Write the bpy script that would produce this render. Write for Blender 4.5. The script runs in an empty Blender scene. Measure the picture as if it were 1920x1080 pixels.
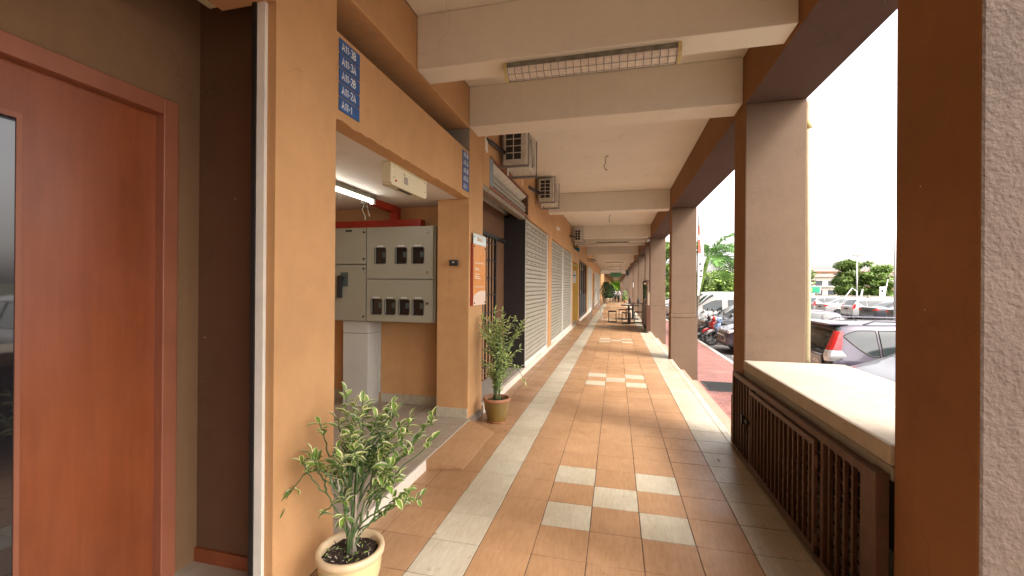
import bpy, bmesh, math, random
from mathutils import Vector, Matrix
random.seed(7)
R = math.radians
sc = bpy.context.scene
COL = sc.collection

# ------------------------------------------------------------------ camera
cam_d = bpy.data.cameras.new('camera')
cam = bpy.data.objects.new('camera', cam_d); COL.objects.link(cam)
cam_d.sensor_width = 36.0
cam_d.lens = 798.0/1920.0*36.0
cam_d.shift_y = -0.0022
cam_d.clip_start = 0.05; cam_d.clip_end = 3000
yaw, pitch, roll = R(13.73), R(0.05), R(0.40)
_r = Vector((math.cos(yaw), math.sin(yaw), 0)); _f = Vector((-math.sin(yaw), math.cos(yaw), 0)); _u = Vector((0, 0, 1))
f2 = _f*math.cos(pitch)+_u*math.sin(pitch); u2 = _u*math.cos(pitch)-_f*math.sin(pitch)
r3 = _r*math.cos(roll)+u2*math.sin(roll); u3 = u2*math.cos(roll)-_r*math.sin(roll)
cam.matrix_world = Matrix(((r3.x, u3.x, -f2.x, 0), (r3.y, u3.y, -f2.y, 0), (r3.z, u3.z, -f2.z, 1.475), (0, 0, 0, 1)))
sc.camera = cam

# ------------------------------------------------------------------ sky, sun, exposure
SUN_EL, SUN_AZ = R(48), R(118)      # azimuth clockwise from +Y: light comes over the car park, a little from behind
w = bpy.data.worlds.new('World'); sc.world = w; w.use_nodes = True
nt = w.node_tree; nt.nodes.clear()
out = nt.nodes.new('ShaderNodeOutputWorld'); bg = nt.nodes.new('ShaderNodeBackground')
sky = nt.nodes.new('ShaderNodeTexSky'); sky.sky_type = 'NISHITA'; sky.sun_disc = False
sky.sun_elevation = SUN_EL; sky.sun_rotation = SUN_AZ
sky.air_density = 1.0; sky.dust_density = 4.0; sky.ozone_density = 1.0
hs = nt.nodes.new('ShaderNodeHueSaturation'); hs.inputs['Saturation'].default_value = 0.22
tc = nt.nodes.new('ShaderNodeTexCoord'); mp = nt.nodes.new('ShaderNodeMapping'); mp.inputs['Scale'].default_value = (1.6, 1.6, 5)
ns = nt.nodes.new('ShaderNodeTexNoise'); ns.inputs['Scale'].default_value = 1.3; ns.inputs['Detail'].default_value = 6
cr = nt.nodes.new('ShaderNodeValToRGB')
cr.color_ramp.elements[0].position = 0.36; cr.color_ramp.elements[0].color = (.90, .84, .82, 1)
cr.color_ramp.elements[1].position = 0.62; cr.color_ramp.elements[1].color = (1.06, 1.0, .95, 1)
mx = nt.nodes.new('ShaderNodeMix'); mx.data_type = 'RGBA'; mx.blend_type = 'MULTIPLY'; mx.inputs[0].default_value = 1
L = nt.links.new
L(sky.outputs[0], hs.inputs['Color']); L(tc.outputs['Generated'], mp.inputs[0]); L(mp.outputs[0], ns.inputs['Vector'])
L(ns.outputs['Fac'], cr.inputs[0]); L(hs.outputs[0], mx.inputs[6]); L(cr.outputs[0], mx.inputs[7])
L(mx.outputs[2], bg.inputs[0]); bg.inputs[1].default_value = 0.12; L(bg.outputs[0], out.inputs[0])
sun_d = bpy.data.lights.new('sun', 'SUN'); sun_d.energy = 0.5; sun_d.angle = R(14); sun_d.color = (1, .95, .88)
sun = bpy.data.objects.new('sun', sun_d); COL.objects.link(sun)
sdir = Vector((math.sin(SUN_AZ)*math.cos(SUN_EL), math.cos(SUN_AZ)*math.cos(SUN_EL), math.sin(SUN_EL)))
sun.rotation_euler = sdir.to_track_quat('Z', 'Y').to_euler(); sun.location = (20, -10, 30)
sc.view_settings.view_transform = 'Standard'; sc.view_settings.look = 'None'
sc.view_settings.exposure = 2.62; sc.view_settings.gamma = 1
sc.cycles.max_bounces = 10; sc.cycles.diffuse_bounces = 6

# ------------------------------------------------------------------ materials
MATS = {}
def nmat(name):
    m = bpy.data.materials.new(name); m.use_nodes = True
    return m, m.node_tree, m.node_tree.nodes['Principled BSDF']
def _vec(n, scale):
    t = n.nodes.new('ShaderNodeTexCoord'); p = n.nodes.new('ShaderNodeMapping'); p.inputs['Scale'].default_value = scale
    n.links.new(t.outputs['Object'], p.inputs[0]); return p.outputs[0]
def _noise(n, scale, det=5, vec=None, rough=.55):
    t = n.nodes.new('ShaderNodeTexNoise'); t.inputs['Scale'].default_value = scale; t.inputs['Detail'].default_value = det
    t.inputs['Roughness'].default_value = rough
    n.links.new(vec or _vec(n, (1, 1, 1)), t.inputs['Vector']); return t.outputs['Fac']
def _ramp(n, fac, stops):
    r = n.nodes.new('ShaderNodeValToRGB'); e = r.color_ramp.elements
    e[0].position, e[0].color = stops[0][0], (*stops[0][1], 1); e[1].position, e[1].color = stops[-1][0], (*stops[-1][1], 1)
    for p, c in stops[1:-1]:
        k = e.new(p); k.color = (*c, 1)
    n.links.new(fac, r.inputs[0]); return r.outputs[0]
def _mul(n, a, b, f=1.0, mode='MULTIPLY'):
    m = n.nodes.new('ShaderNodeMix'); m.data_type = 'RGBA'; m.blend_type = mode
    if isinstance(f, float): m.inputs[0].default_value = f
    else: n.links.new(f, m.inputs[0])
    for i, v in ((6, a), (7, b)):
        if isinstance(v, tuple): m.inputs[i].default_value = (*v, 1)
        else: n.links.new(v, m.inputs[i])
    return m.outputs[2]
def _bump(n, b, fac, strength, dist=.01):
    k = n.nodes.new('ShaderNodeBump'); k.inputs['Strength'].default_value = strength; k.inputs['Distance'].default_value = dist
    n.links.new(fac, k.inputs['Height']); n.links.new(k.outputs[0], b.inputs['Normal'])
def g3(v): return (v, v, v)

def plaster(name, c, var=.14, bump=.35, fine=90, rough=.85, stain=.25, streak=True):
    m, n, b = nmat(name)
    big = _ramp(n, _noise(n, 1.1, 7), [(.3, g3(1-var)), (.7, g3(1+var*.4))])
    mid = _ramp(n, _noise(n, 9, 6, rough=.7), [(.3, g3(1-var*.5)), (.6, g3(1.0))])
    col = _mul(n, _mul(n, c, big), mid)
    if streak:
        st = _ramp(n, _noise(n, 1.0, 5, _vec(n, (7, 7, .5)), .65), [(.56, g3(0)), (.78, g3(1))])
        col = _mul(n, col, (.72, .66, .60), 1.0) if False else col
        mm = n.nodes.new('ShaderNodeMath'); mm.operation = 'MULTIPLY'; n.links.new(st, mm.inputs[0]); mm.inputs[1].default_value = stain
        col = _mul(n, col, tuple(x*.62 for x in c), mm.outputs[0], 'MIX')
    # small chips and specks
    sp = n.nodes.new('ShaderNodeTexVoronoi'); sp.inputs['Scale'].default_value = 9; n.links.new(_vec(n, (1, 1, 1)), sp.inputs['Vector'])
    spk = _ramp(n, sp.outputs['Distance'], [(.018, g3(1)), (.03, g3(0))])
    gate = _ramp(n, _noise(n, 3.1, 2), [(.55, g3(0)), (.6, g3(1))])
    s2 = n.nodes.new('ShaderNodeMath'); s2.operation = 'MULTIPLY'; n.links.new(spk, s2.inputs[0]); n.links.new(gate, s2.inputs[1])
    col = _mul(n, col, (.75, .68, .6), s2.outputs[0], 'MIX')
    wp = _noise(n, 3, 3); wv = n.nodes.new('ShaderNodeVectorMath'); wv.operation = 'SCALE'
    cx = n.nodes.new('ShaderNodeCombineXYZ')
    for q in range(3): n.links.new(wp, cx.inputs[q])
    n.links.new(cx.outputs[0], wv.inputs[0]); wv.inputs['Scale'].default_value = .45
    wa = n.nodes.new('ShaderNodeVectorMath'); n.links.new(_vec(n, (1, 1, .7)), wa.inputs[0]); n.links.new(wv.outputs[0], wa.inputs[1])
    vr = n.nodes.new('ShaderNodeTexVoronoi'); vr.feature = 'DISTANCE_TO_EDGE'; vr.inputs['Scale'].default_value = .9; n.links.new(wa.outputs[0], vr.inputs['Vector'])
    ck = _ramp(n, vr.outputs['Distance'], [(.0012, g3(1)), (.0035, g3(0))]); cg = _ramp(n, _noise(n, 1.3, 3), [(.54, g3(0)), (.64, g3(.5))])
    cm = n.nodes.new('ShaderNodeMath'); cm.operation = 'MULTIPLY'; n.links.new(ck, cm.inputs[0]); n.links.new(cg, cm.inputs[1])
    col = _mul(n, col, tuple(x*.45 for x in c), cm.outputs[0], 'MIX')
    sc1 = _ramp(n, _noise(n, 2.6, 9, _vec(n, (1, 1, 1.4)), .78), [(.58, g3(0)), (.72, g3(.55))])
    col = _mul(n, col, tuple(x*.66 for x in c), sc1, 'MIX')
    n.links.new(col, b.inputs['Base Color']); b.inputs['Roughness'].default_value = rough
    b.inputs['Specular IOR Level'].default_value = .3
    a = n.nodes.new('ShaderNodeMath'); a.operation = 'MULTIPLY_ADD'
    n.links.new(_noise(n, fine, 3), a.inputs[0]); a.inputs[1].default_value = .5
    n.links.new(_noise(n, 6, 4), a.inputs[2])
    _bump(n, b, a.outputs[0], bump, .006)
    MATS[name] = m; return m
def simple(name, c, rough=.5, metal=0, var=.08, scale=20, bump=0, spec=.5, coat=0):
    m, n, b = nmat(name)
    v = _ramp(n, _noise(n, scale, 5), [(.3, tuple(x*(1-var) for x in c)), (.7, tuple(min(1, x*(1+var*.5)) for x in c))])
    n.links.new(v, b.inputs['Base Color']); b.inputs['Roughness'].default_value = rough; b.inputs['Metallic'].default_value = metal
    b.inputs['Specular IOR Level'].default_value = spec; b.inputs['Coat Weight'].default_value = coat
    if bump: _bump(n, b, _noise(n, scale*3, 3), bump, .004)
    MATS[name] = m; return m
def emis(name, c, s):
    m, n, b = nmat(name); b.inputs['Base Color'].default_value = (*c, 1)
    b.inputs['Emission Color'].default_value = (*c, 1); b.inputs['Emission Strength'].default_value = s; return m

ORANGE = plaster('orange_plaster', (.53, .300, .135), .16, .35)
ORANGE_OUT = plaster('shaded_orange_plaster', (.245, .112, .040), .16, .35)  # browner copy of the orange: shade painted into outer pillar and beam faces
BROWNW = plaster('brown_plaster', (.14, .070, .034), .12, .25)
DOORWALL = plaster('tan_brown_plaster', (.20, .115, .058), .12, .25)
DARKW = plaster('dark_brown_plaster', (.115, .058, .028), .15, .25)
CREAMP = plaster('cream_plaster', (.735, .69, .585), .07, .2, stain=.12)
MAUVE = plaster('mauve_plaster', (.165, .110, .072), .14, .4, stain=.25)
ROUGHM = plaster('rough_mauve_plaster', (.135, .098, .074), .16, 1.5, fine=55, stain=.05)
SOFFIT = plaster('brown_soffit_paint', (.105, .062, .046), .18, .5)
CEMENT = plaster('cement', (.36, .33, .27), .18, .5)
WHITEW = plaster('white_plaster', (.68, .64, .57), .06, .2, stain=.1)
SILLM = plaster('sill_concrete', (.42, .365, .285), .24, .5, stain=.1, streak=False)
STEPM = plaster('pink_step_render', (.36, .25, .18), .14, .4, streak=False)
NOSING = plaster('white_nosing', (.66, .60, .50), .14, .3, streak=False)
YELLOW = plaster('yellow_paint', (.62, .40, .10), .12, .2)
PILLFAR = MAUVE

def tile(name, c, c2, rough=.36):
    m, n, b = nmat(name)
    g = n.nodes.new('ShaderNodeNewGeometry')
    rnd = _ramp(n, g.outputs['Random Per Island'], [(0, tuple(x*.93 for x in c)), (1, tuple(x*1.04 for x in c))])
    t = n.nodes.new('ShaderNodeTexCoord'); p = n.nodes.new('ShaderNodeMapping')
    p.inputs['Rotation'].default_value = (0, 0, R(-14)); p.inputs['Scale'].default_value = (55, 9, 9)
    n.links.new(t.outputs['Object'], p.inputs[0])
    st = _noise(n, 1.0, 4, p.outputs[0], .6)
    col = _mul(n, rnd, _ramp(n, st, [(.3, tuple(c2)), (.7, g3(1.05))]))
    dirt = _ramp(n, _noise(n, 1.7, 6, rough=.7), [(.35, (.86, .84, .80)), (.6, g3(1))])
    col = _mul(n, col, dirt)
    spots = _ramp(n, _noise(n, 7.0, 3, rough=.5), [(.68, g3(1)), (.76, (.74, .68, .62))])
    col = _mul(n, col, spots)
    sw = _ramp(n, _noise(n, .8, 8, _vec(n, (1, .45, 1)), .75), [(.42, (.80, .76, .70)), (.55, g3(1))])
    col = _mul(n, col, sw, .7)
    fine_ = _ramp(n, _noise(n, 55, 2, rough=.5), [(.72, g3(1)), (.76, g3(.6))]); col = _mul(n, col, fine_)
    n.links.new(col, b.inputs['Base Color'])
    rr = _ramp(n, _noise(n, 3, 5), [(.3, g3(rough-.06)), (.7, g3(rough+.14))]); n.links.new(rr, b.inputs['Roughness'])
    b.inputs['Specular IOR Level'].default_value = .45
    _bump(n, b, st, .5, .0016)
    return m
T_OR = tile('orange_floor_tile', (.41, .245, .132), (.84, .80, .76))
T_CR = tile('cream_floor_tile', (.50, .455, .355), (.86, .85, .82))
T_GR = tile('grey_floor_tile', (.38, .33, .27), (.9, .9, .88))
GROUT = simple('grout', (.09, .055, .035), .9, var=.3, scale=8)
GROUTL = simple('pale_grout', (.22, .17, .13), .9)

def wood_door():
    m, n, b = nmat('varnished_door_wood')
    gr = _noise(n, 1, 8, _vec(n, (30, 30, 1.6)), .7)
    col = _ramp(n, gr, [(.2, (.185, .046, .015)), (.5, (.215, .056, .018)), (.8, (.245, .069, .023))])
    fig = _ramp(n, _noise(n, 2.3, 6, _vec(n, (1, 1, .5)), .7), [(.35, (.82, .8, .8)), (.65, (1.12, 1.12, 1.12))])
    n.links.new(_mul(n, col, fig), b.inputs['Base Color'])
    n.links.new(_ramp(n, _noise(n, 5, 6), [(.3, g3(.33)), (.7, g3(.5))]), b.inputs['Roughness'])
    b.inputs['Coat Weight'].default_value = .25; b.inputs['Coat Roughness'].default_value = .35
    _bump(n, b, gr, .15, .002); return m
DOOR = wood_door()
def wood_frame():
    m, n, b = nmat('door_frame_wood')
    gr = _noise(n, 1, 7, _vec(n, (16, 5, 3)), .62)
    n.links.new(_ramp(n, gr, [(.25, (.21, .070, .036)), (.75, (.29, .105, .055))]), b.inputs['Base Color'])
    b.inputs['Roughness'].default_value = .45; return m
FRAME = wood_frame()
DGLASS = simple('dark_glass', (.012, .012, .014), .03, var=0, spec=1.0)
ALU = simple('aluminium', (.62, .62, .60), .38, .7, var=.1, scale=8)
WHITEPAINT = simple('white_metal_paint', (.68, .66, .60), .5, var=.1, scale=6)
SHUT = simple('shutter_grey_paint', (.36, .335, .265), .55, .1, var=.12, scale=5)
BLACKM = simple('black_metal', (.018, .017, .017), .45, .3, var=.2)
BLACKP = simple('black_plastic', (.022, .022, .024), .4)
CHAR = simple('charcoal_board', (.022, .019, .018), .6)
CABM = simple('cabinet_grey_paint', (.30, .29, .225), .45, var=.05, scale=3)
TRUNKM = simple('trunking_white_paint', (.50, .50, .46), .5, var=.07, scale=3)
METERM = simple('meter_dial', (.06, .085, .08), .4)
SEAMB = simple('gasket', (.06, .055, .05), .7)
REDM = simple('red_conduit_paint', (.42, .035, .014), .5, var=.2, scale=9)
BLUEP = simple('blue_sign_plate', (.018, .09, .27), .4, var=.12, scale=30)
WHITEL = simple('white_lettering', (.78, .78, .76), .5)
CREAMM = simple('cream_enamel', (.66, .60, .40), .4, var=.05)
FIXG = simple('grimy_grey_metal', (.24, .235, .18), .55, .1, var=.45, scale=16)
DIFF = simple('grimy_prism_diffuser', (.74, .68, .60), .3, var=.15, scale=25)
YENDC = simple('yellowed_plastic', (.60, .50, .22), .5)
TUBE = emis('lit_tube', (1, .97, .9), 5.0)
GRILLE = simple('brown_grille_paint', (.085, .036, .016), .55, .1, var=.3, scale=14)
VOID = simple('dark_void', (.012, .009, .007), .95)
AC = simple('ac_casing', (.56, .53, .45), .5, var=.2, scale=12)
ACD = simple('ac_coil_dark', (.02, .02, .022), .7)
GALV = simple('galvanised_rod', (.32, .31, .30), .45, .6, var=.3)
SIGNO = simple('orange_sign_board', (.68, .26, .05), .3, var=.15, scale=10)
SIGNT = simple('pale_acrylic', (.55, .62, .58), .12, var=.1, scale=40)
SIGNP = simple('pale_pink_print', (.74, .56, .45), .3)
SIGNR = simple('red_board_edge', (.30, .04, .015), .5)
RAILM = simple('brown_rail', (.25, .10, .05), .5, var=.2)
RAILG = simple('weathered_rail', (.30, .25, .18), .5, .3, var=.25)
BLUEG = simple('blue_grey_plate', (.22, .27, .29), .6, var=.2)
FOAM = simple('white_foam', (.72, .68, .6), .9, bump=.6, scale=30)
SOIL = simple('potting_soil', (.035, .022, .014), .95, var=.6, scale=60, bump=1.0)
POTY = simple('yellow_glazed_pot', (.60, .49, .25), .32, var=.08, scale=6, coat=.3)
POTY2 = simple('pinkish_pot_rim', (.62, .47, .29), .4, var=.1, scale=10)
POTB = simple('olive_brown_glaze', (.20, .125, .028), .28, var=.25, scale=7, coat=.4)
TERRA = simple('terracotta', (.34, .15, .075), .6, var=.15)
STONEP = simple('stone_planter', (.33, .25, .16), .7, var=.2)
STEM = simple('green_stem', (.10, .17, .06), .55, var=.4, scale=40)
STEMP = simple('pale_stem', (.42, .36, .29), .7, var=.3, scale=40)
BARK = simple('bark', (.14, .11, .075), .9, var=.4, scale=14, bump=.8)
def leafm(name, c, var=.35, scale=12, trans=.25, rough=.45):
    m, n, b = nmat(name)
    col = _ramp(n, _noise(n, scale, 3), [(.3, tuple(x*(1-var) for x in c)), (.7, tuple(x*(1+var) for x in c))])
    g = n.nodes.new('ShaderNodeNewGeometry')
    col = _mul(n, col, _ramp(n, g.outputs['Random Per Island'], [(0, g3(.65)), (1, (1.3, 1.2, .95))]))
    n.links.new(col, b.inputs['Base Color']); b.inputs['Roughness'].default_value = rough
    t = n.nodes.new('ShaderNodeBsdfTranslucent'); n.links.new(col, t.inputs[0])
    a = n.nodes.new('ShaderNodeMixShader'); a.inputs[0].default_value = trans
    n.links.new(b.outputs[0], a.inputs[1]); n.links.new(t.outputs[0], a.inputs[2])
    n.links.new(a.outputs[0], n.nodes['Material Output'].inputs[0]); return m
LEAFG = leafm('leaf_green', (.18, .33, .07), .3, 40)
LEAFW = leafm('leaf_cream_margin', (.72, .76, .52), .1, 40)
LEAF2 = leafm('leaf_fresh_green', (.26, .46, .10), .3, 40)
LEAFD = leafm('dark_leaf', (.035, .085, .022), .4, 6)
LEAFT = leafm('tree_leaf', (.17, .26, .08), .45, .5)
LEAFP = leafm('palm_leaf', (.10, .25, .05), .3, 3)
LEAFH = leafm('light_tree_leaf', (.22, .34, .10), .3, .5)
TYRE = simple('tyre_rubber', (.02, .02, .02), .8)
RIM = simple('alloy_rim', (.55, .56, .58), .3, .8)
CARGL = simple('car_glass', (.03, .04, .04), .05, var=0, spec=.9)
PLAST = simple('unpainted_bumper', (.03, .03, .032), .6)
REDL = simple('red_tail_lens', (.55, .02, .02), .15, coat=.6)
CLRL = simple('clear_lens', (.75, .75, .76), .12, .3, coat=.6)
AMBER = simple('amber_lens', (.6, .22, .02), .2)
CHROME = simple('chrome', (.75, .75, .76), .12, 1)
def paint(name, c, metal=.3):
    return simple(name, c, .28, metal, var=.02, scale=2, coat=.7)
P_WHITE = paint('white_car_paint', (.38, .375, .37), 0)
P_SILV = paint('silver_car_paint', (.11, .112, .122))
P_MAUV = paint('silver_mauve_car_paint', (.07, .060, .085))
P_GREY = paint('grey_car_paint', (.07, .074, .085))
P_DARK = paint('dark_plum_car_paint', (.05, .036, .05))
P_RED = paint('red_bike_paint', (.40, .02, .02), 0)
P_BLUE = paint('pale_blue_bike_paint', (.22, .32, .50), 0)
P_BLK = paint('black_bike_paint', (.02, .02, .022), 0)
SEATM = simple('black_seat_vinyl', (.03, .03, .03), .55)

def asphalt():
    m, n, b = nmat('asphalt')
    c = _ramp(n, _noise(n, .6, 7, rough=.7), [(.3, (.07, .07, .07)), (.7, (.12, .115, .11))])
    n.links.new(_mul(n, c, _ramp(n, _noise(n, 120, 2), [(.3, g3(.7)), (.7, g3(1.3))])), b.inputs['Base Color'])
    b.inputs['Roughness'].default_value = .85; _bump(n, b, _noise(n, 150, 2), .5, .004); return m
ASPH = asphalt()
def paver():
    m, n, b = nmat('red_brick_pavers')
    br = n.nodes.new('ShaderNodeTexBrick'); t = n.nodes.new('ShaderNodeTexCoord'); p = n.nodes.new('ShaderNodeMapping')
    p.inputs['Rotation'].default_value = (0, 0, R(0)); n.links.new(t.outputs['Object'], p.inputs[0]); n.links.new(p.outputs[0], br.inputs['Vector'])
    br.inputs['Scale'].default_value = 1; br.inputs['Brick Width'].default_value = .2; br.inputs['Row Height'].default_value = .1
    br.inputs['Mortar Size'].default_value = .007; br.inputs['Color1'].default_value = (.30, .125, .10, 1); br.inputs['Color2'].default_value = (.22, .10, .085, 1)
    br.inputs['Mortar'].default_value = (.09, .055, .045, 1); br.inputs['Bias'].default_value = -.1
    sp = _ramp(n, _noise(n, 2.2, 6, rough=.7), [(.35, g3(.8)), (.6, g3(1.1)), (.74, (1.5, 1.6, 1.6))])
    n.links.new(_mul(n, br.outputs[0], sp), b.inputs['Base Color']); b.inputs['Roughness'].default_value = .8
    k = n.nodes.new('ShaderNodeBump'); k.inputs['Strength'].default_value = .6; k.inputs['Distance'].default_value = .005; k.invert = True
    n.links.new(br.outputs['Fac'], k.inputs['Height']); n.links.new(k.outputs[0], b.inputs['Normal']); return m
PAVE = paver()
CURB = plaster('concrete_kerb', (.42, .40, .36), .2, .4, streak=False)
GRND = simple('rough_ground', (.11, .115, .06), .95, var=.4, scale=.2)
LINEP = simple('white_road_paint', (.62, .62, .60), .7, var=.15, scale=4)
APTP = plaster('peach_facade', (.55, .33, .22), .06, .1, stain=.1)
APTW = plaster('pale_facade', (.66, .60, .54), .06, .1, stain=.1)
ROOFT = simple('clay_roof', (.30, .20, .165), .8, var=.2, scale=2)
WINM = simple('far_window', (.06, .07, .085), .3)
GRSIGN = simple('green_sign_board', (.02, .30, .17), .5)
YTXT = simple('yellow_lettering', (.75, .60, .08), .5)
BANR = simple('red_banner_cloth', (.50, .13, .08), .7)
BANW = simple('white_banner_cloth', (.72, .70, .68), .7)
BROWNF = simple('dark_brown_laminate', (.085, .035, .018), .4, var=.2)
TBL = simple('dark_table_top', (.05, .03, .025), .4)
BLUEF = simple('teal_sign', (.03, .24, .34), .5)
PAPER = simple('paper_notice', (.70, .70, .68), .7)
PRINTB = simple('printed_blue', (.10, .30, .42), .6)
INK = simple('dark_ink', (.03, .025, .025), .7)
PRINTY = simple('yellow_green_print', (.52, .50, .14), .6)
LIME = leafm('lime_leaf', (.25, .42, .06), .35, .8)

# ------------------------------------------------------------------ mesh helpers
def wloc(o):
    v = Vector((0, 0, 0))
    while o is not None:
        v = v + Vector(o.location); o = o.parent
    return v
class MB:
    def __init__(s): s.v = []; s.f = []; s.m = []; s.cur = 0
    def mat(s, i): s.cur = i; return s
    def add(s, vs, fs):
        o = len(s.v); s.v += [tuple(x) for x in vs]; s.f += [tuple(i+o for i in f) for f in fs]; s.m += [s.cur]*len(fs); return s
    def box(s, x0, x1, y0, y1, z0, z1):
        return s.add([(x0, y0, z0), (x1, y0, z0), (x1, y1, z0), (x0, y1, z0), (x0, y0, z1), (x1, y0, z1), (x1, y1, z1), (x0, y1, z1)],
                     [(0, 3, 2, 1), (4, 5, 6, 7), (0, 1, 5, 4), (1, 2, 6, 5), (2, 3, 7, 6), (3, 0, 4, 7)])
    def bar(s, a, b, w, h=None, up=(0, 0, 1)):
        a, b = Vector(a), Vector(b); h = h or w; d = (b-a).normalized(); u = Vector(up)
        if abs(d.dot(u)) > .95: u = Vector((0, 1, 0))
        x = d.cross(u).normalized()*w/2; y = x.normalized().cross(d).normalized()*h/2
        vs = [p+q for p in (a, b) for q in (-x-y, x-y, x+y, -x+y)]
        return s.add(vs, [(0, 1, 2, 3)[::-1], (4, 5, 6, 7), (0, 1, 5, 4), (1, 2, 6, 5), (2, 3, 7, 6), (3, 0, 4, 7)])
    def tube(s, pts, r, n=8, cap=True):
        pts = [Vector(p) for p in pts]; rs = r if isinstance(r, (list, tuple)) else [r]*len(pts)
        vs = []; fs = []; prev = None
        for i, p in enumerate(pts):
            d = (pts[min(i+1, len(pts)-1)]-pts[max(i-1, 0)])
            d = d.normalized() if d.length > 1e-9 else Vector((0, 0, 1))
            if prev is None:
                a = d.cross(Vector((0, 0, 1)))
                if a.length < .05: a = d.cross(Vector((1, 0, 0)))
            else: a = prev-d*prev.dot(d)
            a.normalize(); prev = a; b = d.cross(a)
            for k in range(n):
                t = 2*math.pi*k/n; vs.append(p+(a*math.cos(t)+b*math.sin(t))*rs[i])
        for i in range(len(pts)-1):
            for k in range(n):
                fs.append((i*n+k, i*n+(k+1) % n, (i+1)*n+(k+1) % n, (i+1)*n+k))
        if cap: fs += [tuple(range(n))[::-1], tuple(range((len(pts)-1)*n, len(pts)*n))]
        return s.add(vs, fs)
    def lathe(s, prof, c, n=32, axis='z'):
        vs = []; fs = []; c = Vector(c)
        for (r, h) in prof:
            for k in range(n):
                t = 2*math.pi*k/n
                if axis == 'z': vs.append(c+Vector((r*math.cos(t), r*math.sin(t), h)))
                elif axis == 'y': vs.append(c+Vector((r*math.cos(t), h, r*math.sin(t))))
                else: vs.append(c+Vector((h, r*math.cos(t), r*math.sin(t))))
        for i in range(len(prof)-1):
            for k in range(n): fs.append((i*n+k, i*n+(k+1) % n, (i+1)*n+(k+1) % n, (i+1)*n+k))
        return s.add(vs, fs)
    def prism(s, poly, h0, h1, axis='y'):
        n = len(poly)
        def P(a, b, h): return {'y': (a, h, b), 'x': (h, a, b), 'z': (a, b, h)}[axis]
        vs = [P(a, b, h0) for a, b in poly]+[P(a, b, h1) for a, b in poly]
        return s.add(vs, [tuple(range(n))[::-1], tuple(range(n, 2*n))]+[(i, (i+1) % n, n+(i+1) % n, n+i) for i in range(n)])
    def sphere(s, c, r, n=12, m=8, sc3=(1, 1, 1)):
        vs = []; fs = []
        for i in range(m+1):
            for k in range(n):
                a = math.pi*i/m; t = 2*math.pi*k/n
                vs.append((c[0]+r*sc3[0]*math.sin(a)*math.cos(t), c[1]+r*sc3[1]*math.sin(a)*math.sin(t), c[2]+r*sc3[2]*math.cos(a)))
        for i in range(m):
            for k in range(n): fs.append((i*n+k, (i+1)*n+k, (i+1)*n+(k+1) % n, i*n+(k+1) % n))
        return s.add(vs, fs)
    def build(s, name, mats, parent=None, bevel=0, smooth=False, fixn=True):
        me = bpy.data.meshes.new(name); off = wloc(parent) if parent else Vector((0, 0, 0))
        me.from_pydata([tuple(Vector(v)-off) for v in s.v], [], s.f)
        if not isinstance(mats, (list, tuple)): mats = [mats]
        for m in mats: me.materials.append(m)
        me.polygons.foreach_set('material_index', s.m)
        if fixn:
            bm = bmesh.new(); bm.from_mesh(me); bmesh.ops.recalc_face_normals(bm, faces=bm.faces); bm.to_mesh(me); bm.free()
        if smooth: me.polygons.foreach_set('use_smooth', [True]*len(me.polygons))
        me.update()
        o = bpy.data.objects.new(name, me); COL.objects.link(o)
        if parent: o.parent = parent
        if bevel:
            b = o.modifiers.new('bevel', 'BEVEL'); b.width = bevel; b.segments = 2; b.limit_method = 'ANGLE'; b.angle_limit = R(40)
        return o
def tag(o, label, cat=None, group=None, kind=None):
    if label: o['label'] = label
    if cat: o['category'] = cat
    if group: o['group'] = group
    if kind: o['kind'] = kind
    return o
def thing(name, loc, label, cat, group=None):
    o = bpy.data.objects.new(name, None); COL.objects.link(o); o.location = loc; o.empty_display_size = .1
    return tag(o, label, cat, group)
def copy_tree(o, parent=None):
    c = o.copy(); COL.objects.link(c); c.parent = parent
    for ch in list(o.children): copy_tree(ch, c)
    return c
def textmesh(body, size, origin, xd, up, mat, parent, name='lettering', ext=.001, align='LEFT', bold=0, sx=1.0):
    cu = bpy.data.curves.new(name, 'FONT'); cu.body = body; cu.size = size; cu.extrude = ext; cu.align_x = align; cu.offset = bold; cu.space_character = .9
    to = bpy.data.objects.new(name, cu); COL.objects.link(to)
    dg = bpy.context.evaluated_depsgraph_get(); dg.update()
    me = bpy.data.meshes.new_from_object(to.evaluated_get(dg)); bpy.data.objects.remove(to)
    xd = Vector(xd).normalized(); up = Vector(up).normalized(); nn = xd.cross(up); off = Vector(origin)-wloc(parent)
    for v in me.vertices:
        c = v.co.copy(); v.co = off+xd*(c.x*sx)+up*c.y+nn*c.z
    me.materials.clear(); me.materials.append(mat); me.update()
    for p in me.polygons: p.material_index = 0
    o = bpy.data.objects.new(name, me); COL.objects.link(o); o.parent = parent
    return o

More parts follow.
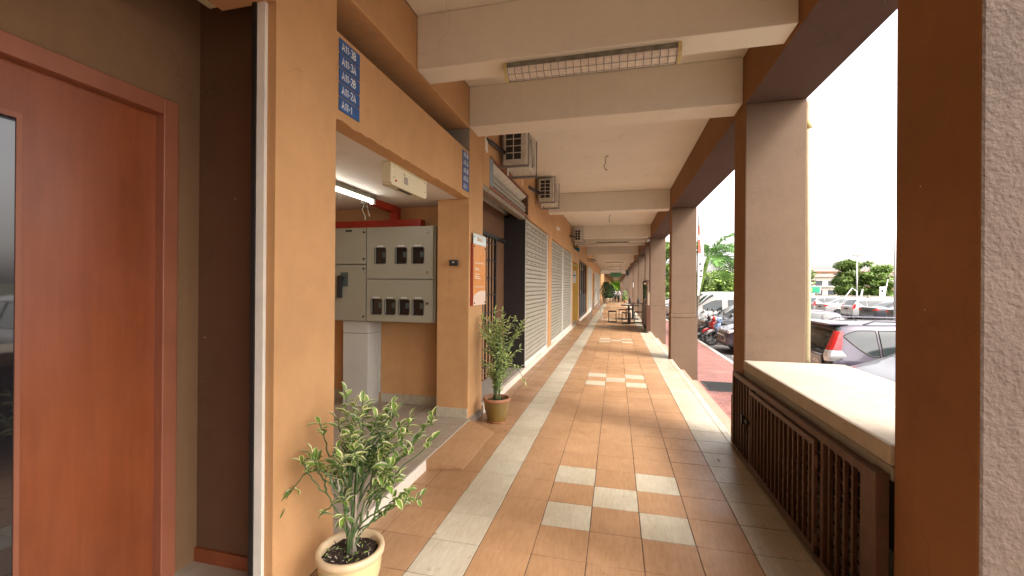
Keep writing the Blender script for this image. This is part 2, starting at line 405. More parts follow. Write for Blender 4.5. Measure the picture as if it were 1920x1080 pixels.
# ------------------------------------------------------------------ setting: floor, steps, pavement, road, ground
def struct(mb, name, mats, **k): return tag(mb.build(name, mats, **k), None, kind='structure')
YEND = 44.0
X0, Y0, T = -1.045, 2.0086, .3
whites = set()
for s in (2, 15, 32, 45, 58, 75, 88, 101, 118, 131):
    for j, cs in ((s, (2, 4)), (s+1, (3,)), (s+2, (2, 4))):
        for c in cs: whites.add((c, j))
fl = MB()
fl.mat(2).box(-1.5, 1.115, -5, YEND, -.30, -.003)
fl.mat(3).box(1.115, 1.128, -5, YEND, -.30, -.001)
def slab_tile(mb, x0, x1, y0, y1, z, g=.0022, t=.003, b=.0012):
    g += random.uniform(-.0006, .0008); x0 += g; x1 -= g; y0 += g; y1 -= g; q = [z+random.uniform(-.0007, .0007) for _ in range(4)]; q[3] = q[0]+q[2]-q[1]
    mb.add([(x0, y0, z-t), (x1, y0, z-t), (x1, y1, z-t), (x0, y1, z-t), (x0+b, y0+b, q[0]), (x1-b, y0+b, q[1]), (x1-b, y1-b, q[2]), (x0+b, y1-b, q[3])],
           [(4, 5, 6, 7), (0, 1, 5, 4), (1, 2, 6, 5), (2, 3, 7, 6), (3, 0, 4, 7)])
j = -20
while Y0+j*T < YEND:
    ya, yb = Y0+j*T, min(Y0+(j+1)*T, YEND)
    for c in range(-2, 8):
        xa, xb = X0+c*T, X0+(c+1)*T
        xa = max(xa, -1.5); xb = min(xb, 1.114)
        if xb-xa < .02: continue
        cream = c in (0, 6) or c == 7 or (c-0, j) in whites
        fl.mat(1 if cream else 0)
        slab_tile(fl, xa, xb, ya, yb, 0)
    j += 1
struct(fl, 'floor', [T_OR, T_CR, GROUT, NOSING])
st = MB()
for a, b in ((4.50, 9.25), (9.6, 14.8), (15.15, 17.3), (17.65, 22.6), (22.95, 27.9), (28.25, 30.4), (30.75, 35.7), (36.05, 41.0), (41.35, YEND)):
    st.box(1.128, 1.36, a, b, -.56, -.2); st.box(1.36, 1.60, a, b, -.56, -.4)
struct(st, 'steps', STEPM, bevel=.008)
struct(MB().box(1.6, 3.0, -8, 46, -.72, -.55), 'pavement', PAVE)
kb = MB()
y = -8
while y < 46:
    kb.box(3.004, 3.13, y+.004, y+.996, -.72, -.54); y += 1
struct(kb, 'kerb', CURB, bevel=.012)
struct(MB().add([(3.1, -30, -.70), (60, -30, -.70), (60, 75, -.70), (3.1, 75, -.70)], [(0, 1, 2, 3)]), 'road', ASPH)
struct(MB().add([(-30, 46, -.704), (3.1, 46, -.704), (3.1, 56, -.704), (-30, 56, -.704)], [(0, 1, 2, 3)]), 'cross_street', ASPH)
struct(MB().add([(-900, -600, -.72), (1200, -600, -.72), (1200, 1500, -.72), (-900, 1500, -.72)], [(0, 1, 2, 3)]), 'ground', GRND)
ln = MB()
for k in range(20):
    yy = -6.6+2.55*k+1.0
    ln.box(3.6, 8.2, yy-.05, yy+.05, -.70, -.696)
    ln.box(14.9, 19.9, yy-.05, yy+.05, -.70, -.696)
struct(ln, 'parking_lines', LINEP)
af = MB(); af.mat(1).box(-3.6, -1.47, 2.04, 4.60, -.02, .078)
af.mat(2).box(-1.474, -1.462, 2.04, 4.2, -.02, .083)
yy = 2.04-.13
for a in range(9):
    for b in range(8):
        xa, ya = -1.478-.3*(b+1), yy+.3*a
        x1, y0_, y1_ = xa+.3, max(ya, 2.04), min(ya+.3, 4.6)
        if y1_-y0_ > .02 and xa > -3.9: af.mat(0); slab_tile(af, max(xa, -3.6), x1, y0_, y1_, .083)
struct(af, 'alcove_floor', [T_GR, GROUTL, NOSING])

# ------------------------------------------------------------------ building
B = thing('arcade_building', (-1.5, 2, 0), 'orange and cream shophouse block whose covered five-foot way runs the length of the view', 'building')
def part(mb, name, m, parent=None, label=None, **k):
    o = mb.build(name, m, parent or B, **k)
    if label: o['label'] = label
    return o
CZ = 3.55
part(MB().box(-1.5, 1.58, -5, YEND, CZ, CZ+.25), 'ceiling', CREAMP)
part(MB().box(-9, 1.60, -5, YEND, CZ+.25, CZ+6), 'upper_storey', MAUVE)
# cross beams
beams = [(-1.9, -1.65), (1.72, 1.97), (3.0, 3.24), (4.2, 4.5), (9.5, 9.8), (14.75, 15.05), (16.1, 16.34), (17.35, 17.65), (22.6, 22.9), (27.9, 28.2), (29.2, 29.44), (30.4, 30.7), (35.7, 36), (41, 41.3), (43.7, 43.996)]
for a, b in beams:
    part(MB().box(-1.497, 1.098, a, b, 3.13, CZ-.002), 'cross_beam', CREAMP, bevel=.006)
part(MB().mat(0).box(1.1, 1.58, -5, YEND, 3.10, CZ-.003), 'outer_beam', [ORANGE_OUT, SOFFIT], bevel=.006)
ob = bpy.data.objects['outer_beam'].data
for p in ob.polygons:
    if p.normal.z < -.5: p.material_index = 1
# outer pillars
for k, a in enumerate((-3.7, 1.63, 4.13, 9.25, 14.8, 17.3, 22.6, 27.9, 30.4, 35.7, 41.0)):
    th = .42 if k == 1 else .36
    pb = MB()
    if k == 1: pb.box(1.1, 1.58, a, a+th, -.56, 3.10)
    else: pb.box(1.1, 1.58, a, a+th, .93, 3.10)
    if k == 2: pb.v = []; pb.f = []; pb.m = []; pb.box(1.1, 1.58, a, a+th, .45, 3.10).box(1.085, 1.604, a-.008, a+th+.012, -.56, .45)
    elif k != 1: pb.box(1.088, 1.592, a-.012, a+th+.012, .855, .93); pb.box(1.094, 1.604, a-.008, a+th+.008, -.56, .855)
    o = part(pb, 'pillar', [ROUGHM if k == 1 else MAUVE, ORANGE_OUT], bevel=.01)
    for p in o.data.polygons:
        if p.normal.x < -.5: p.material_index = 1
# sill block and chamber behind grille
part(MB().box(1.09, 1.87, 2.055, 4.125, .748, .838), 'sill_slab', SILLM, bevel=.016)
part(MB().box(1.10, 1.59, 2.055, 4.125, .69, .746), 'sill_bed', CEMENT)
part(MB().box(1.60, 1.80, 2.0, 4.3, -.56, .745), 'outer_dwarf_wall', MAUVE)
part(MB().box(1.13, 1.60, 2.055, 4.125, -.005, .02), 'chamber_floor', CEMENT)
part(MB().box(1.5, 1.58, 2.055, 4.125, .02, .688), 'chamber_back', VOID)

# left side : near recess with the wooden door
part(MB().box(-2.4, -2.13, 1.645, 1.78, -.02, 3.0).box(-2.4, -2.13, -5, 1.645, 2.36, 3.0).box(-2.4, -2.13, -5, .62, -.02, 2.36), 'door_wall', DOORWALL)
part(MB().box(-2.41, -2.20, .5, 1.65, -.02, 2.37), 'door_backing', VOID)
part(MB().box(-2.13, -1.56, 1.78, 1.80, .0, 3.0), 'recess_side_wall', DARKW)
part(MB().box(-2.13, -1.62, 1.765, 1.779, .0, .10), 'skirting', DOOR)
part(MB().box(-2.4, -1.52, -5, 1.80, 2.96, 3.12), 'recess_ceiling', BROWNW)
part(MB().box(-2.13, -1.5, -5, 1.78, -.02, .03), 'recess_floor', T_GR)
part(MB().box(-1.8, -1.5, -5, 1.612, 2.755, 3.129), 'recess_header', ORANGE)
part(MB().box(-1.545, -1.5, 1.614, 1.80, 0, 3.129).box(-1.9, -1.5, 1.80, 2.04, 0, 3.129), 'pillar', ORANGE, label='broad orange pillar between the wooden door and the meter alcove')
part(MB().box(-1.80, -1.5, -5, 4.228, 3.13, CZ-.004), 'inner_beam', ORANGE, bevel=.008)
dr = part(MB().box(-2.20, -2.165, .66, 1.588, .04, 2.30), 'door', DOOR, label='reddish varnished wooden door with a tall glass strip')
dfm = MB(); dfm.box(-2.20, -2.113, 1.588, 1.659, .03, 2.368); dfm.box(-2.20, -2.113, .60, 1.588, 2.290, 2.368); dfm.box(-2.20, -2.113, .6, .66, .03, 2.290)
part(dfm, 'door_frame', FRAME, dr, bevel=.004)
part(MB().box(-2.168, -2.160, .86, 1.092, .12, 2.085), 'glass_pane', DGLASS, dr)
part(MB().box(-2.170, -2.156, 1.092, 1.108, .10, 2.105).box(-2.170, -2.156, .84, 1.092, 2.085, 2.105).box(-2.170, -2.156, .84, .86, .1, 2.085), 'glazing_bead', FRAME, dr)
for (ya_, za_, yb_, zb_) in ((1.30, 1.865, 1.335, 1.86), (1.455, 1.36, 1.452, 1.22), (1.19, 1.44, 1.193, 1.41), (1.38, 1.22, 1.40, 1.222)):
    part(MB().bar((-2.1648, ya_, za_), (-2.1648, yb_, zb_), .0022, .0012), 'scratch', FRAME, dr)
gd = MB(); gd.box(-1.588, -1.546, 1.598, 1.64, .0, 2.754)
part(gd, 'shutter_guide', WHITEPAINT, label='white vertical guide rail at the edge of the door recess')
part(MB().box(-1.612, -1.589, 1.592, 1.65, .0, 2.754), 'shutter_guide', BLACKM, label='dark vertical rail beside the white guide')

# meter alcove
part(MB().box(-3.75, -3.6, 2.04, 4.6, 0, 2.4), 'alcove_end_wall', ORANGE)
part(MB().box(-3.75, -1.9, 1.90, 2.04, 0, 2.4), 'alcove_near_wall', ORANGE)
part(MB().box(-3.6, -1.857, 4.58, 4.70, 0, 2.4), 'alcove_back_wall', ORANGE)
part(MB().box(-3.75, -1.62, 1.905, 4.70, 2.393, 2.50), 'alcove_ceiling', WHITEW)
# lintel with rough lower edge
lb = MB(); n = 46; ys = [2.042+(4.226-2.042)*i/n for i in range(n+1)]
zs = [2.392+random.uniform(-.006, .008) for _ in ys]
vs = []
for yy, zz in zip(ys, zs): vs += [(-1.502, yy, zz), (-1.502, yy, 2.875), (-1.62, yy, 2.875), (-1.62, yy, 2.39)]
fs = []
for i in range(n):
    for k in range(4): fs.append((i*4+k, i*4+(k+1) % 4, (i+1)*4+(k+1) % 4, (i+1)*4+k))
fs += [(0, 1, 2, 3), (n*4+3, n*4+2, n*4+1, n*4)]
lb.add(vs, fs); part(lb, 'lintel', ORANGE)
part(MB().box(-2.0, -1.90, 2.0, 4.23, 2.5, 3.129), 'cement_backing', CEMENT)
pl2 = part(MB().box(-1.857, -1.5, 4.228, 4.70, 0, CZ-.005), 'pillar', [ORANGE, CEMENT], label='orange pillar beside the meter alcove carrying the tall sign board', bevel=.006)
part(MB().box(-1.86, -1.502, 4.2255, 4.229, 2.876, 3.129), 'cement_patch', CEMENT)
for (x, w_, ya_, yb_, zt_) in [(-1.857, .176, 4.216, 4.227, .185), (-1.68, .176, 4.216, 4.227, .185)]+[(x, .298, 4.566, 4.579, .19) for x in (-3.6, -3.3, -2.72, -2.42, -2.12)]:
    part(MB().box(x+.001, x+w_, ya_, yb_, .084, zt_), 'skirting_tile', T_CR, bevel=.002)

# left facade units beyond pillar 2
def wallbox(y0, y1, z0, z1, m=ORANGE, x1=-1.5, name='wall', bevel=0): return part(MB().box(-1.9, x1, y0, y1, z0, z1), name, m, bevel=bevel)
def shutter(y0, y1, z0=.10, z1=2.655, x=-1.535, vents=True, label=None, pitch=.078):
    mb = MB(); n = int((z1-z0)/pitch); pitch = (z1-z0)/n; prof = []
    for i in range(n):
        z = z0+i*pitch
        for a, d in ((0, -.004), (.10, -.004), (.16, .006), (.38, .014), (.62, .016), (.84, .012), (.95, .004)): prof.append((x+d, z+a*pitch))
    prof.append((x, z1)); k = len(prof)
    vs = [(a, y0+.04, b) for a, b in prof]+[(a, y1-.04, b) for a, b in prof]
    mb.add(vs, [(i, i+1, k+i+1, k+i) for i in range(k-1)])
    for q_ in range(k-1): mb.m[q_] = 1 if q_ % 7 == 0 else 0
    if vents:
        mb.mat(1)
        nv = max(3, int((y1-y0)/.40))
        for r_ in range(5):
            zc = z1-pitch*(1.5+2*r_)-.0
            for c_ in range(nv):
                for q in (-.028, .028):
                    yc = y0+.22+(y1-y0-.44)*c_/(nv-1)+q*1.3
                    mb.box(x+.010, x+.0175, yc-.019, yc+.019, zc-.008, zc+.008)
    mb.mat(1)
    for i in range(n): mb.box(x+.004, x+.018, y1-.062, y1-.046, z0+i*pitch+.03, z0+i*pitch+.055)
    sh = part(mb, 'roller_shutter', [SHUT, VOID], label=label)
    for ya_ in (y0, y1-.045): part(MB().box(x-.03, x+.03, ya_, ya_+.045, z0, z1), 'guide_rail', WHITEPAINT, sh, bevel=.003)
    part(MB().box(x-.01, x+.024, y0+.046, y1-.046, z0-.012, z0+.06), 'bottom_rail', WHITEPAINT, sh, bevel=.004)
    return sh
# raised shop threshold with pale nosing
th = MB(); th.mat(0).box(-1.95, -1.535, 4.70, 15.3, -.02, .088); th.mat(1).box(-1.535, -1.478, 4.70, 15.28, -.02, .092)
part(th, 'shop_threshold', [CEMENT, NOSING], bevel=.004)
# unit 1: open entry with shutter rolled up
wallbox(4.70, 4.95, 2.66, CZ-.006)
wallbox(4.95, 7.30, 3.06, CZ-.006)
wallbox(7.30, 9.5, 2.66, CZ-.006)
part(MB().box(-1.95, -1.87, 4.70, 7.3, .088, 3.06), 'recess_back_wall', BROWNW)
part(MB().box(-1.87, -1.50, 7.055, 7.09, .088, 2.655), 'charcoal_side_panel', CHAR)
part(MB().box(-1.6, -1.505, 4.70, 7.06, 2.60, 2.665), 'shutter_bottom_rail', RAILG, bevel=.006)
part(MB().box(-1.545, -1.493, 4.95, 7.34, 3.035, 3.062), 'timber_trim', RAILM)
part(MB().box(-1.56, -1.495, 4.95, 7.34, 2.668, 2.70), 'timber_trim', RAILM)
part(MB().box(-1.80, -1.50, 7.24, 7.30, 2.70, 3.035), 'timber_trim', BROWNW)
part(MB().box(-1.51, -1.496, 4.95, 5.10, 2.70, 3.06), 'metal_plate', BLUEG)
cl = MB(); prof = []; NP = 60
for i in range(NP+1):
    t = 2*math.pi*i/NP; r = .115+(0, .010, .012, .010, 0)[i % 5]; prof.append((-1.655+r*math.cos(t), 2.815+r*math.sin(t)))
k = len(prof); cl.add([(a, 4.98, b) for a, b in prof]+[(a, 7.22, b) for a, b in prof], [(i, i+1, k+i+1, k+i) for i in range(k-1)]+[tuple(range(k)), tuple(range(k, 2*k))])
for i in range(k-1): cl.m[i] = 1 if i % 5 == 4 else 0
part(cl, 'shutter_coil', [SHUT, SEAMB])
part(MB().add([(-1.52, 4.96, 3.03), (-1.52, 7.26, 3.03), (-1.70, 7.26, 2.90), (-1.70, 4.96, 2.90)], [(0, 1, 2, 3)]).add([(-1.86, 4.96, 3.05), (-1.86, 7.26, 3.05), (-1.86, 7.26, 2.7), (-1.86, 4.96, 2.7)], [(0, 1, 2, 3)]), 'coil_lining', AC)
eg = MB(); x = -1.85
eg.bar((x, 4.72, 2.23), (x, 7.04, 2.23), .05, .05)
for yy in (5.15, 6.42): eg.bar((x, yy, .10), (x, yy, 2.2), .05, .05)
for k in range(1, 8): yy = 5.15+1.27*k/8; eg.bar((x, yy, .12), (x, yy, 2.2), .018)
for k in range(8): zz = .3+k*.26; eg.bar((x+.012, 5.15, zz), (x+.012, 6.42, zz), .02, .012)
part(eg, 'security_grille', BLACKM, label='black barred security grille in the open shop entry')
part(MB().box(-1.868, -1.86, 5.17, 6.40, .12, 2.2), 'entry_door', simple('brown_orange_door_paint', (.27, .14, .06), .6))
part(MB().box(-1.868, -1.864, 6.52, 6.54, 1.42, 1.47), 'lock_plate', CHROME)
shutter(7.09, 9.56, label='first closed grey roller shutter beyond the open shop entry')
wallbox(9.56, 9.64, .0, 2.66); wallbox(9.5, 9.8, 2.66, CZ-.006)
part(MB().box(-1.9, -1.488, 9.64, 10.06, 0, 2.66), 'pillar', ORANGE, bevel=.006)
wallbox(9.8, 14.9, 2.62, CZ-.006)
shutter(10.07, 12.42, z1=2.615, label='second closed roller shutter left of the white mullion')
shutter(12.43, 14.9, z1=2.615, label='third closed roller shutter right of the white mullion')
part(MB().box(-1.9, -1.5, 14.9, 15.3, 0, CZ-.006), 'pillar', ORANGE, bevel=.006)
# stair bay 2
part(MB().box(-1.62, -1.503, 15.3, 17.6, 2.39, 2.875), 'lintel', ORANGE)
part(MB().box(-3.5, -1.62, 15.3, 17.6, 2.39, 2.5), 'alcove_ceiling', WHITEW)
part(MB().box(-1.8, -1.5, 15.3, 17.6, 3.13, CZ-.006), 'inner_beam', ORANGE)
part(MB().box(-2.0, -1.90, 15.3, 17.6, 2.5, 3.129), 'cement_backing', CEMENT)
part(MB().box(-3.6, -3.5, 15.2, 17.7, 0, 2.5), 'alcove_end_wall', ORANGE)
part(MB().box(-3.5, -1.9, 15.2, 15.3, 0, 2.5), 'alcove_near_wall', ORANGE)
pl = part(MB().box(-3.5, -1.5, 17.6, 17.95, 0, CZ-.006), 'pillar', [ORANGE, YELLOW], label='far alcove wall painted yellow facing the camera')
for p in pl.data.polygons:
    if p.normal.y < -.5: p.material_index = 1
part(MB().box(-3.5, -1.47, 15.3, 17.6, -.02, .083), 'alcove_floor_slab', T_GR)
# unit 3: dark glass front
wallbox(17.95, 23.0, 2.62, CZ-.006)
gf = part(MB().box(-1.60, -1.58, 17.98, 22.9, .1, 2.6), 'glass_front', DGLASS)
fr = MB()
for yy in (17.98, 19.2, 20.4, 21.6, 22.85): fr.box(-1.62, -1.55, yy-.03, yy+.03, .1, 2.6)
fr.box(-1.615, -1.555, 18.0, 22.85, 2.54, 2.6); fr.box(-1.615, -1.555, 18.0, 22.85, .1, .2)
part(fr, 'mullions', BLACKM, gf)
part(MB().box(-1.58, -1.575, 18.0, 22.85, .2, 1.1), 'lower_panel', CHAR, gf)
part(MB().mat(0).box(-1.95, -1.535, 17.95, 28.5, -.02, .088).mat(1).box(-1.535, -1.478, 17.95, 28.5, -.02, .092), 'shop_threshold', [CEMENT, NOSING])
wallbox(23.0, 23.4, 0, CZ-.006, name='pillar')
wallbox(23.4, 28.0, 2.62, CZ-.006)
shutter(23.4, 25.6, z1=2.615, vents=False, label='closed shutter just past the dark glass front'); shutter(25.65, 28.0, z1=2.615, vents=False, label='closed shutter next along past the glass front')
wallbox(28.0, 28.5, 0, CZ-.006, name='pillar'); wallbox(28.5, 30.8, 2.4, CZ-.006, name='lintel'); wallbox(30.8, 31.2, 0, CZ-.006, name='pillar')
part(MB().box(-3.5, -3.4, 28.4, 30.9, 0, 2.5).box(-3.4, -1.9, 30.8, 30.9, 0, 2.5).box(-3.4, -1.9, 28.4, 28.5, 0, 2.5).box(-3.4, -1.9, 28.5, 30.8, 2.4, 2.5), 'alcove_wall', ORANGE)
for a, b in ((31.2, 33.5), (33.5, 36.0), (36.4, 38.9), (38.9, 41.3)):
    shutter(a, b, z1=2.615, vents=False, label='dull brown-grey shutter far down the corridor')
wallbox(31.2, 41.3, 2.62, CZ-.006); wallbox(36.0, 36.4, 0, 2.62, name='pillar'); wallbox(41.3, 44, 0, CZ-.006)
part(MB().box(-9, -3.75, -5, YEND, -.3, CZ+.25), 'shop_interior', VOID)
part(MB().box(-3.7, -1.96, 4.72, 15.1, 0, CZ+.24), 'shop_interior', VOID)
part(MB().box(-3.7, -1.96, 18.0, 28.3, 0, CZ+.24), 'shop_interior', VOID)
part(MB().box(-3.7, -1.96, 31.0, 43.9, 0, CZ+.24), 'shop_interior', VOID)
part(MB().box(-3.7, -2.42, -5, 1.88, 0, CZ+.24), 'shop_interior', VOID)
part(MB().box(-3.7, 1.55, -5.2, -5.0, 0, CZ+.2), 'end_wall', ORANGE)

# ------------------------------------------------------------------ ramp
rp = MB(); rp.add([(-1.462, 3.14, .086), (-1.462, 4.2, .086), (-1.18, 3.22, .012), (-1.18, 4.10, .012), (-1.462, 3.14, .002), (-1.462, 4.2, .002), (-1.18, 3.22, .002), (-1.18, 4.10, .002)],
                 [(0, 2, 3, 1), (4, 5, 7, 6), (0, 4, 6, 2), (1, 3, 7, 5), (2, 6, 7, 3), (0, 1, 5, 4)])
tag(rp.build('ramp', T_OR, bevel=.003), 'small orange sloping slab bridging the corridor tiles and the grey alcove floor', 'ramp')
rp2 = MB(); rp2.add([(-1.462, 16.2, .086), (-1.462, 17.4, .086), (-1.15, 16.3, .012), (-1.15, 17.3, .012), (-1.462, 16.2, .002), (-1.462, 17.4, .002), (-1.15, 16.3, .002), (-1.15, 17.3, .002)],
                 [(0, 2, 3, 1), (4, 5, 7, 6), (0, 4, 6, 2), (1, 3, 7, 5), (2, 6, 7, 3), (0, 1, 5, 4)])
tag(rp2.build('ramp', T_OR), 'small orange slab ramp in front of the yellow wall further down the corridor', 'ramp')

# ------------------------------------------------------------------ number plates
def arc(cx, cy, rx, ry, a0, a1, n=8): return [(cx+rx*math.cos(R(a0+(a1-a0)*i/n)), cy+ry*math.sin(R(a0+(a1-a0)*i/n))) for i in range(n+1)]
GLY = {'A': (.62, [[(0, 0), (.31, 1), (.62, 0)], [(.13, .32), (.49, .32)]]), '1': (.30, [[(.02, .74), (.24, .97), (.24, 0)]]), '-': (.34, [[(.03, .40), (.31, .40)]]),
       '3': (.52, [arc(.22, .74, .26, .24, 150, -85)+arc(.22, .27, .29, .25, 85, -150)]), '2': (.52, [arc(.25, .73, .25, .25, 165, -35)+[(.02, .03), (.52, .03)]]),
       'B': (.54, [[(.04, 0), (.04, 1)], [(.04, .98)]+arc(.24, .75, .24, .23, 90, -90)+[(.04, .52)], [(.04, .52)]+arc(.24, .27, .28, .25, 90, -90)+[(.04, .02)]])}
def glyphs(txt, h, y, z, x, par, k=.80):
    mb = MB(); q = y; lw = h*.155; lay = 0
    for ch in txt:
        wd, strokes = GLY[ch]
        for st_ in strokes:
            P_ = [(q+a*h*k, z+b*h) for a, b in st_]; n = len(P_); L_ = []; R_ = []; lay += 1; xx = x+.00004*(lay % 3)
            for i in range(n):
                a, b = P_[max(i-1, 0)], P_[min(i+1, n-1)]; dx, dy = b[0]-a[0], b[1]-a[1]; l = math.hypot(dx, dy) or 1; nx, ny = -dy/l*lw/2, dx/l*lw/2
                L_.append((xx, P_[i][0]+nx, P_[i][1]+ny)); R_.append((xx, P_[i][0]-nx, P_[i][1]-ny))
            mb.add(L_+R_, [(i, i+1, n+i+1, n+i) for i in range(n-1)])
        q += (wd+.20)*h*k
    o = mb.build('lettering', WHITEL, par, fixn=False)
    return o
def plates(y0, y1, ztop, step, names, first, size, sx=.8):
    for i, nme in enumerate(names):
        z1 = ztop-i*step; z0 = z1-step+.007
        t = thing('number_plate', (-1.50, (y0+y1)/2, z0), 'blue plate reading %s %s' % (nme, first), 'sign', 'blue unit number plates on the lintel')
        MB().box(-1.502, -1.496, y0, y1, z0, z1).build('plate', BLUEP, t, bevel=.001)
        glyphs(nme, .043, y0+.022, z0+.016, -1.4952, t, sx)
plates(2.062, 2.254, 2.848, .0815, ['A11-3B', 'A11-3A', 'A11-2B', 'A11-2A', 'A11-1'], 'in the near stack beside the big orange pillar', .056, .80)
plates(4.018, 4.205, 2.842, .080, ['A13-3B', 'A13-3A', 'A13-2B', 'A13-2A', 'A13-1'], 'in the far stack at the end of the lintel', .056, .78)

# ------------------------------------------------------------------ meter cabinet, trunking, conduit
cab = thing('meter_cabinet', (-2.5, 4.45, 1.06), 'large grey electricity meter cabinet with seven small windows hung in the alcove', 'cabinet')
MB().box(-3.32, -1.905, 4.30, 4.57, 1.065, 2.128).build('case', CABM, cab, bevel=.004)
def door_panel(x0, x1, z0, z1, wins, label=None):
    mb = MB(); y0, y1 = 4.268, 4.298
    # panel with openings: split into strips
    if not wins: mb.box(x0, x1, y0, y1, z0, z1)
    else:
        wz0, wz1 = wins[0][2], wins[0][3]
        mb.box(x0, x1, y0, y1, z0, wz0); mb.box(x0, x1, y0, y1, wz1, z1)
        xs = [x0]+[c for w_ in wins for c in (w_[0], w_[1])]+[x1]
        for i in range(0, len(xs), 2): mb.box(xs[i], xs[i+1], y0, y1, wz0, wz1)
    p = mb.build('cabinet_door', CABM, cab)
    for (a, b, c, d) in wins:
        wn = MB().box(a+.002, b-.002, 4.290, 4.297, c+.002, d-.002)
        o = wn.build('meter_window', DGLASS, p)
        g = MB(); r_ = .018
        # rounded corner gasket
        pts = []
        for (cx, cz, a0) in ((b-r_, d-r_, 0), (a+r_, d-r_, 90), (a+r_, c+r_, 180), (b-r_, c+r_, 270)):
            for q in range(5):
                t = R(a0+q*22.5); pts.append((cx+r_*math.cos(t), 4.2665, cz+r_*math.sin(t)))
        pts.append(pts[0]); g.tube(pts, .0045, 6, cap=False)
        for (cx, cz, sx_, sz_) in ((b, d, -1, -1), (a, d, 1, -1), (a, c, 1, 1), (b, c, -1, 1)):
            g.prism([(cx, cz), (cx+sx_*.012, cz), (cx, cz+sz_*.012)], 4.269, 4.272)
        g.build('window_gasket', SEAMB, p)
        MB().box(a+.03, b-.03, 4.2662, 4.2675, d+.014, d+.024).build('label_strip', PAPER, p)
        m_ = MB(); m_.box(b-.055, b-.012, 4.284, 4.289, c+.07, c+.13); m_.build('meter', METERM, p)
    return p
dA = door_panel(-2.728, -1.925, 1.548, 2.122, [(-2.63, -2.49, 1.715, 1.893), (-2.375, -2.235, 1.715, 1.893), (-2.175, -2.03, 1.715, 1.893)])
dB = door_panel(-2.728, -1.925, 1.072, 1.536, [(-2.672, -2.535, 1.15, 1.32), (-2.50, -2.368, 1.15, 1.32), (-2.332, -2.20, 1.15, 1.32), (-2.165, -2.03, 1.15, 1.32)])
dC = door_panel(-3.30, -2.74, 1.715, 2.122, []); dD = door_panel(-3.30, -2.74, 1.072, 1.700, [])
for p, x, zs_ in ((dA, -1.985, (1.62, 2.05)), (dB, -1.985, (1.28,)), (dC, -2.765, (1.77, 2.07)), (dD, -2.765, (1.12, 1.66))):
    for z in zs_: MB().lathe([(.0, -.012), (.012, -.012), (.012, 0)], (x, 4.268, z), 12, 'y').build('lock', CHROME if p is dA else BLACKP, p)
MB().box(-3.0, -2.92, 4.262, 4.268, 2.08, 2.10).build('name_strip', BLACKP, dC)
MB().box(-3.06, -2.965, 4.258, 4.268, 1.46, 1.62).build('switch_plate', METERM, dD, bevel=.003)
MB().box(-3.075, -3.03, 4.215, 4.258, 1.33, 1.58).lathe([(0, -.05), (.028, -.05), (.028, 0)], (-3.04, 4.262, 1.55), 14, 'y').build('switch_handle', BLACKP, dD, bevel=.004)
tr = MB(); tr.box(-3.07, -2.745, 4.33, 4.57, .084, 1.06)
trk = thing('cable_trunking', (-2.9, 4.45, .084), 'white box trunking standing under the meter cabinet on the grey floor', 'trunking')
tr.build('duct', TRUNKM, trk, bevel=.004)
MB().box(-3.072, -2.743, 4.326, 4.57, .92, .924).build('lid_seam', SEAMB, trk)
MB().box(-2.743, -2.725, 4.555, 4.575, .2, 1.05).build('edge_flange', TRUNKM, trk)
cd_ = thing('red_conduit', (-2.5, 4.5, 2.2), 'red square conduit running above the meter cabinet and up to the alcove ceiling', 'conduit')
MB().box(-3.4, -2.165, 4.46, 4.57, 2.15, 2.232).build('horizontal_run', REDM, cd_, bevel=.003)
MB().box(-2.56, -2.475, 4.47, 4.57, 2.232, 2.391).box(-2.56, -2.475, 4.0, 4.47, 2.325, 2.391).build('riser', REDM, cd_, bevel=.003)
jb = MB(); jb.box(-2.60, -2.50, 3.95, 4.03, 2.33, 2.392); jb.tube([(-2.57, 3.97, 2.33), (-2.585, 3.95, 2.26), (-2.55, 3.95, 2.2), (-2.54, 3.94, 2.15)], .004, 6); jb.tube([(-2.54, 3.97, 2.33), (-2.52, 3.96, 2.25), (-2.5, 3.96, 2.19)], .004, 6)
tag(jb.build('junction_box', CEMENT), 'small junction box with loose wires at the end of the red conduit', 'junction box')
# lit tube
tl = thing('tube_light', (-2.4, 3.2, 2.39), 'bare lit fluorescent tube fixed to the alcove ceiling', 'lamp')
MB().box(-2.445, -2.395, 2.7, 3.92, 2.345, 2.392).build('batten', FIXG, tl, bevel=.003)
MB().tube([(-2.42, 2.76, 2.325), (-2.42, 3.86, 2.325)], .014, 12).build('tube', TUBE, tl, smooth=True)
MB().box(-2.44, -2.40, 3.865, 3.90, 2.30, 2.345).build('end_holder', WHITEL, tl); MB().box(-2.44, -2.40, 2.72, 2.755, 2.30, 2.345).build('end_holder', WHITEL, tl)
# emergency light box
el = thing('emergency_light', (-1.63, 3.1, 2.25), 'cream emergency light box hanging below the alcove ceiling edge', 'emergency light')
MB().box(-1.685, -1.615, 2.83, 3.44, 2.235, 2.391).build('case', CREAMM, el, bevel=.004)
MB().box(-1.69, -1.61, 2.84, 3.40, 2.222, 2.235).build('lower_lip', CREAMM, el)
MB().box(-1.6145, -1.612, 3.03, 3.09, 2.27, 2.325).build('data_label', CEMENT, el)
MB().box(-1.66, -1.63, 3.0, 3.2, 2.218, 2.222).build('slot', BLACKP, el)
MB().sphere((-1.612, 2.90, 2.262), .008).build('red_indicator', REDL, el)
sc_ = MB()
for yy, zz in ((2.87, 2.36), (2.87, 2.28), (3.4, 2.36), (3.4, 2.28), (3.03, 2.35), (3.03, 2.335)): sc_.sphere((-1.614, yy, zz), .0045, 8, 6)
sc_.build('screws', SEAMB, el)
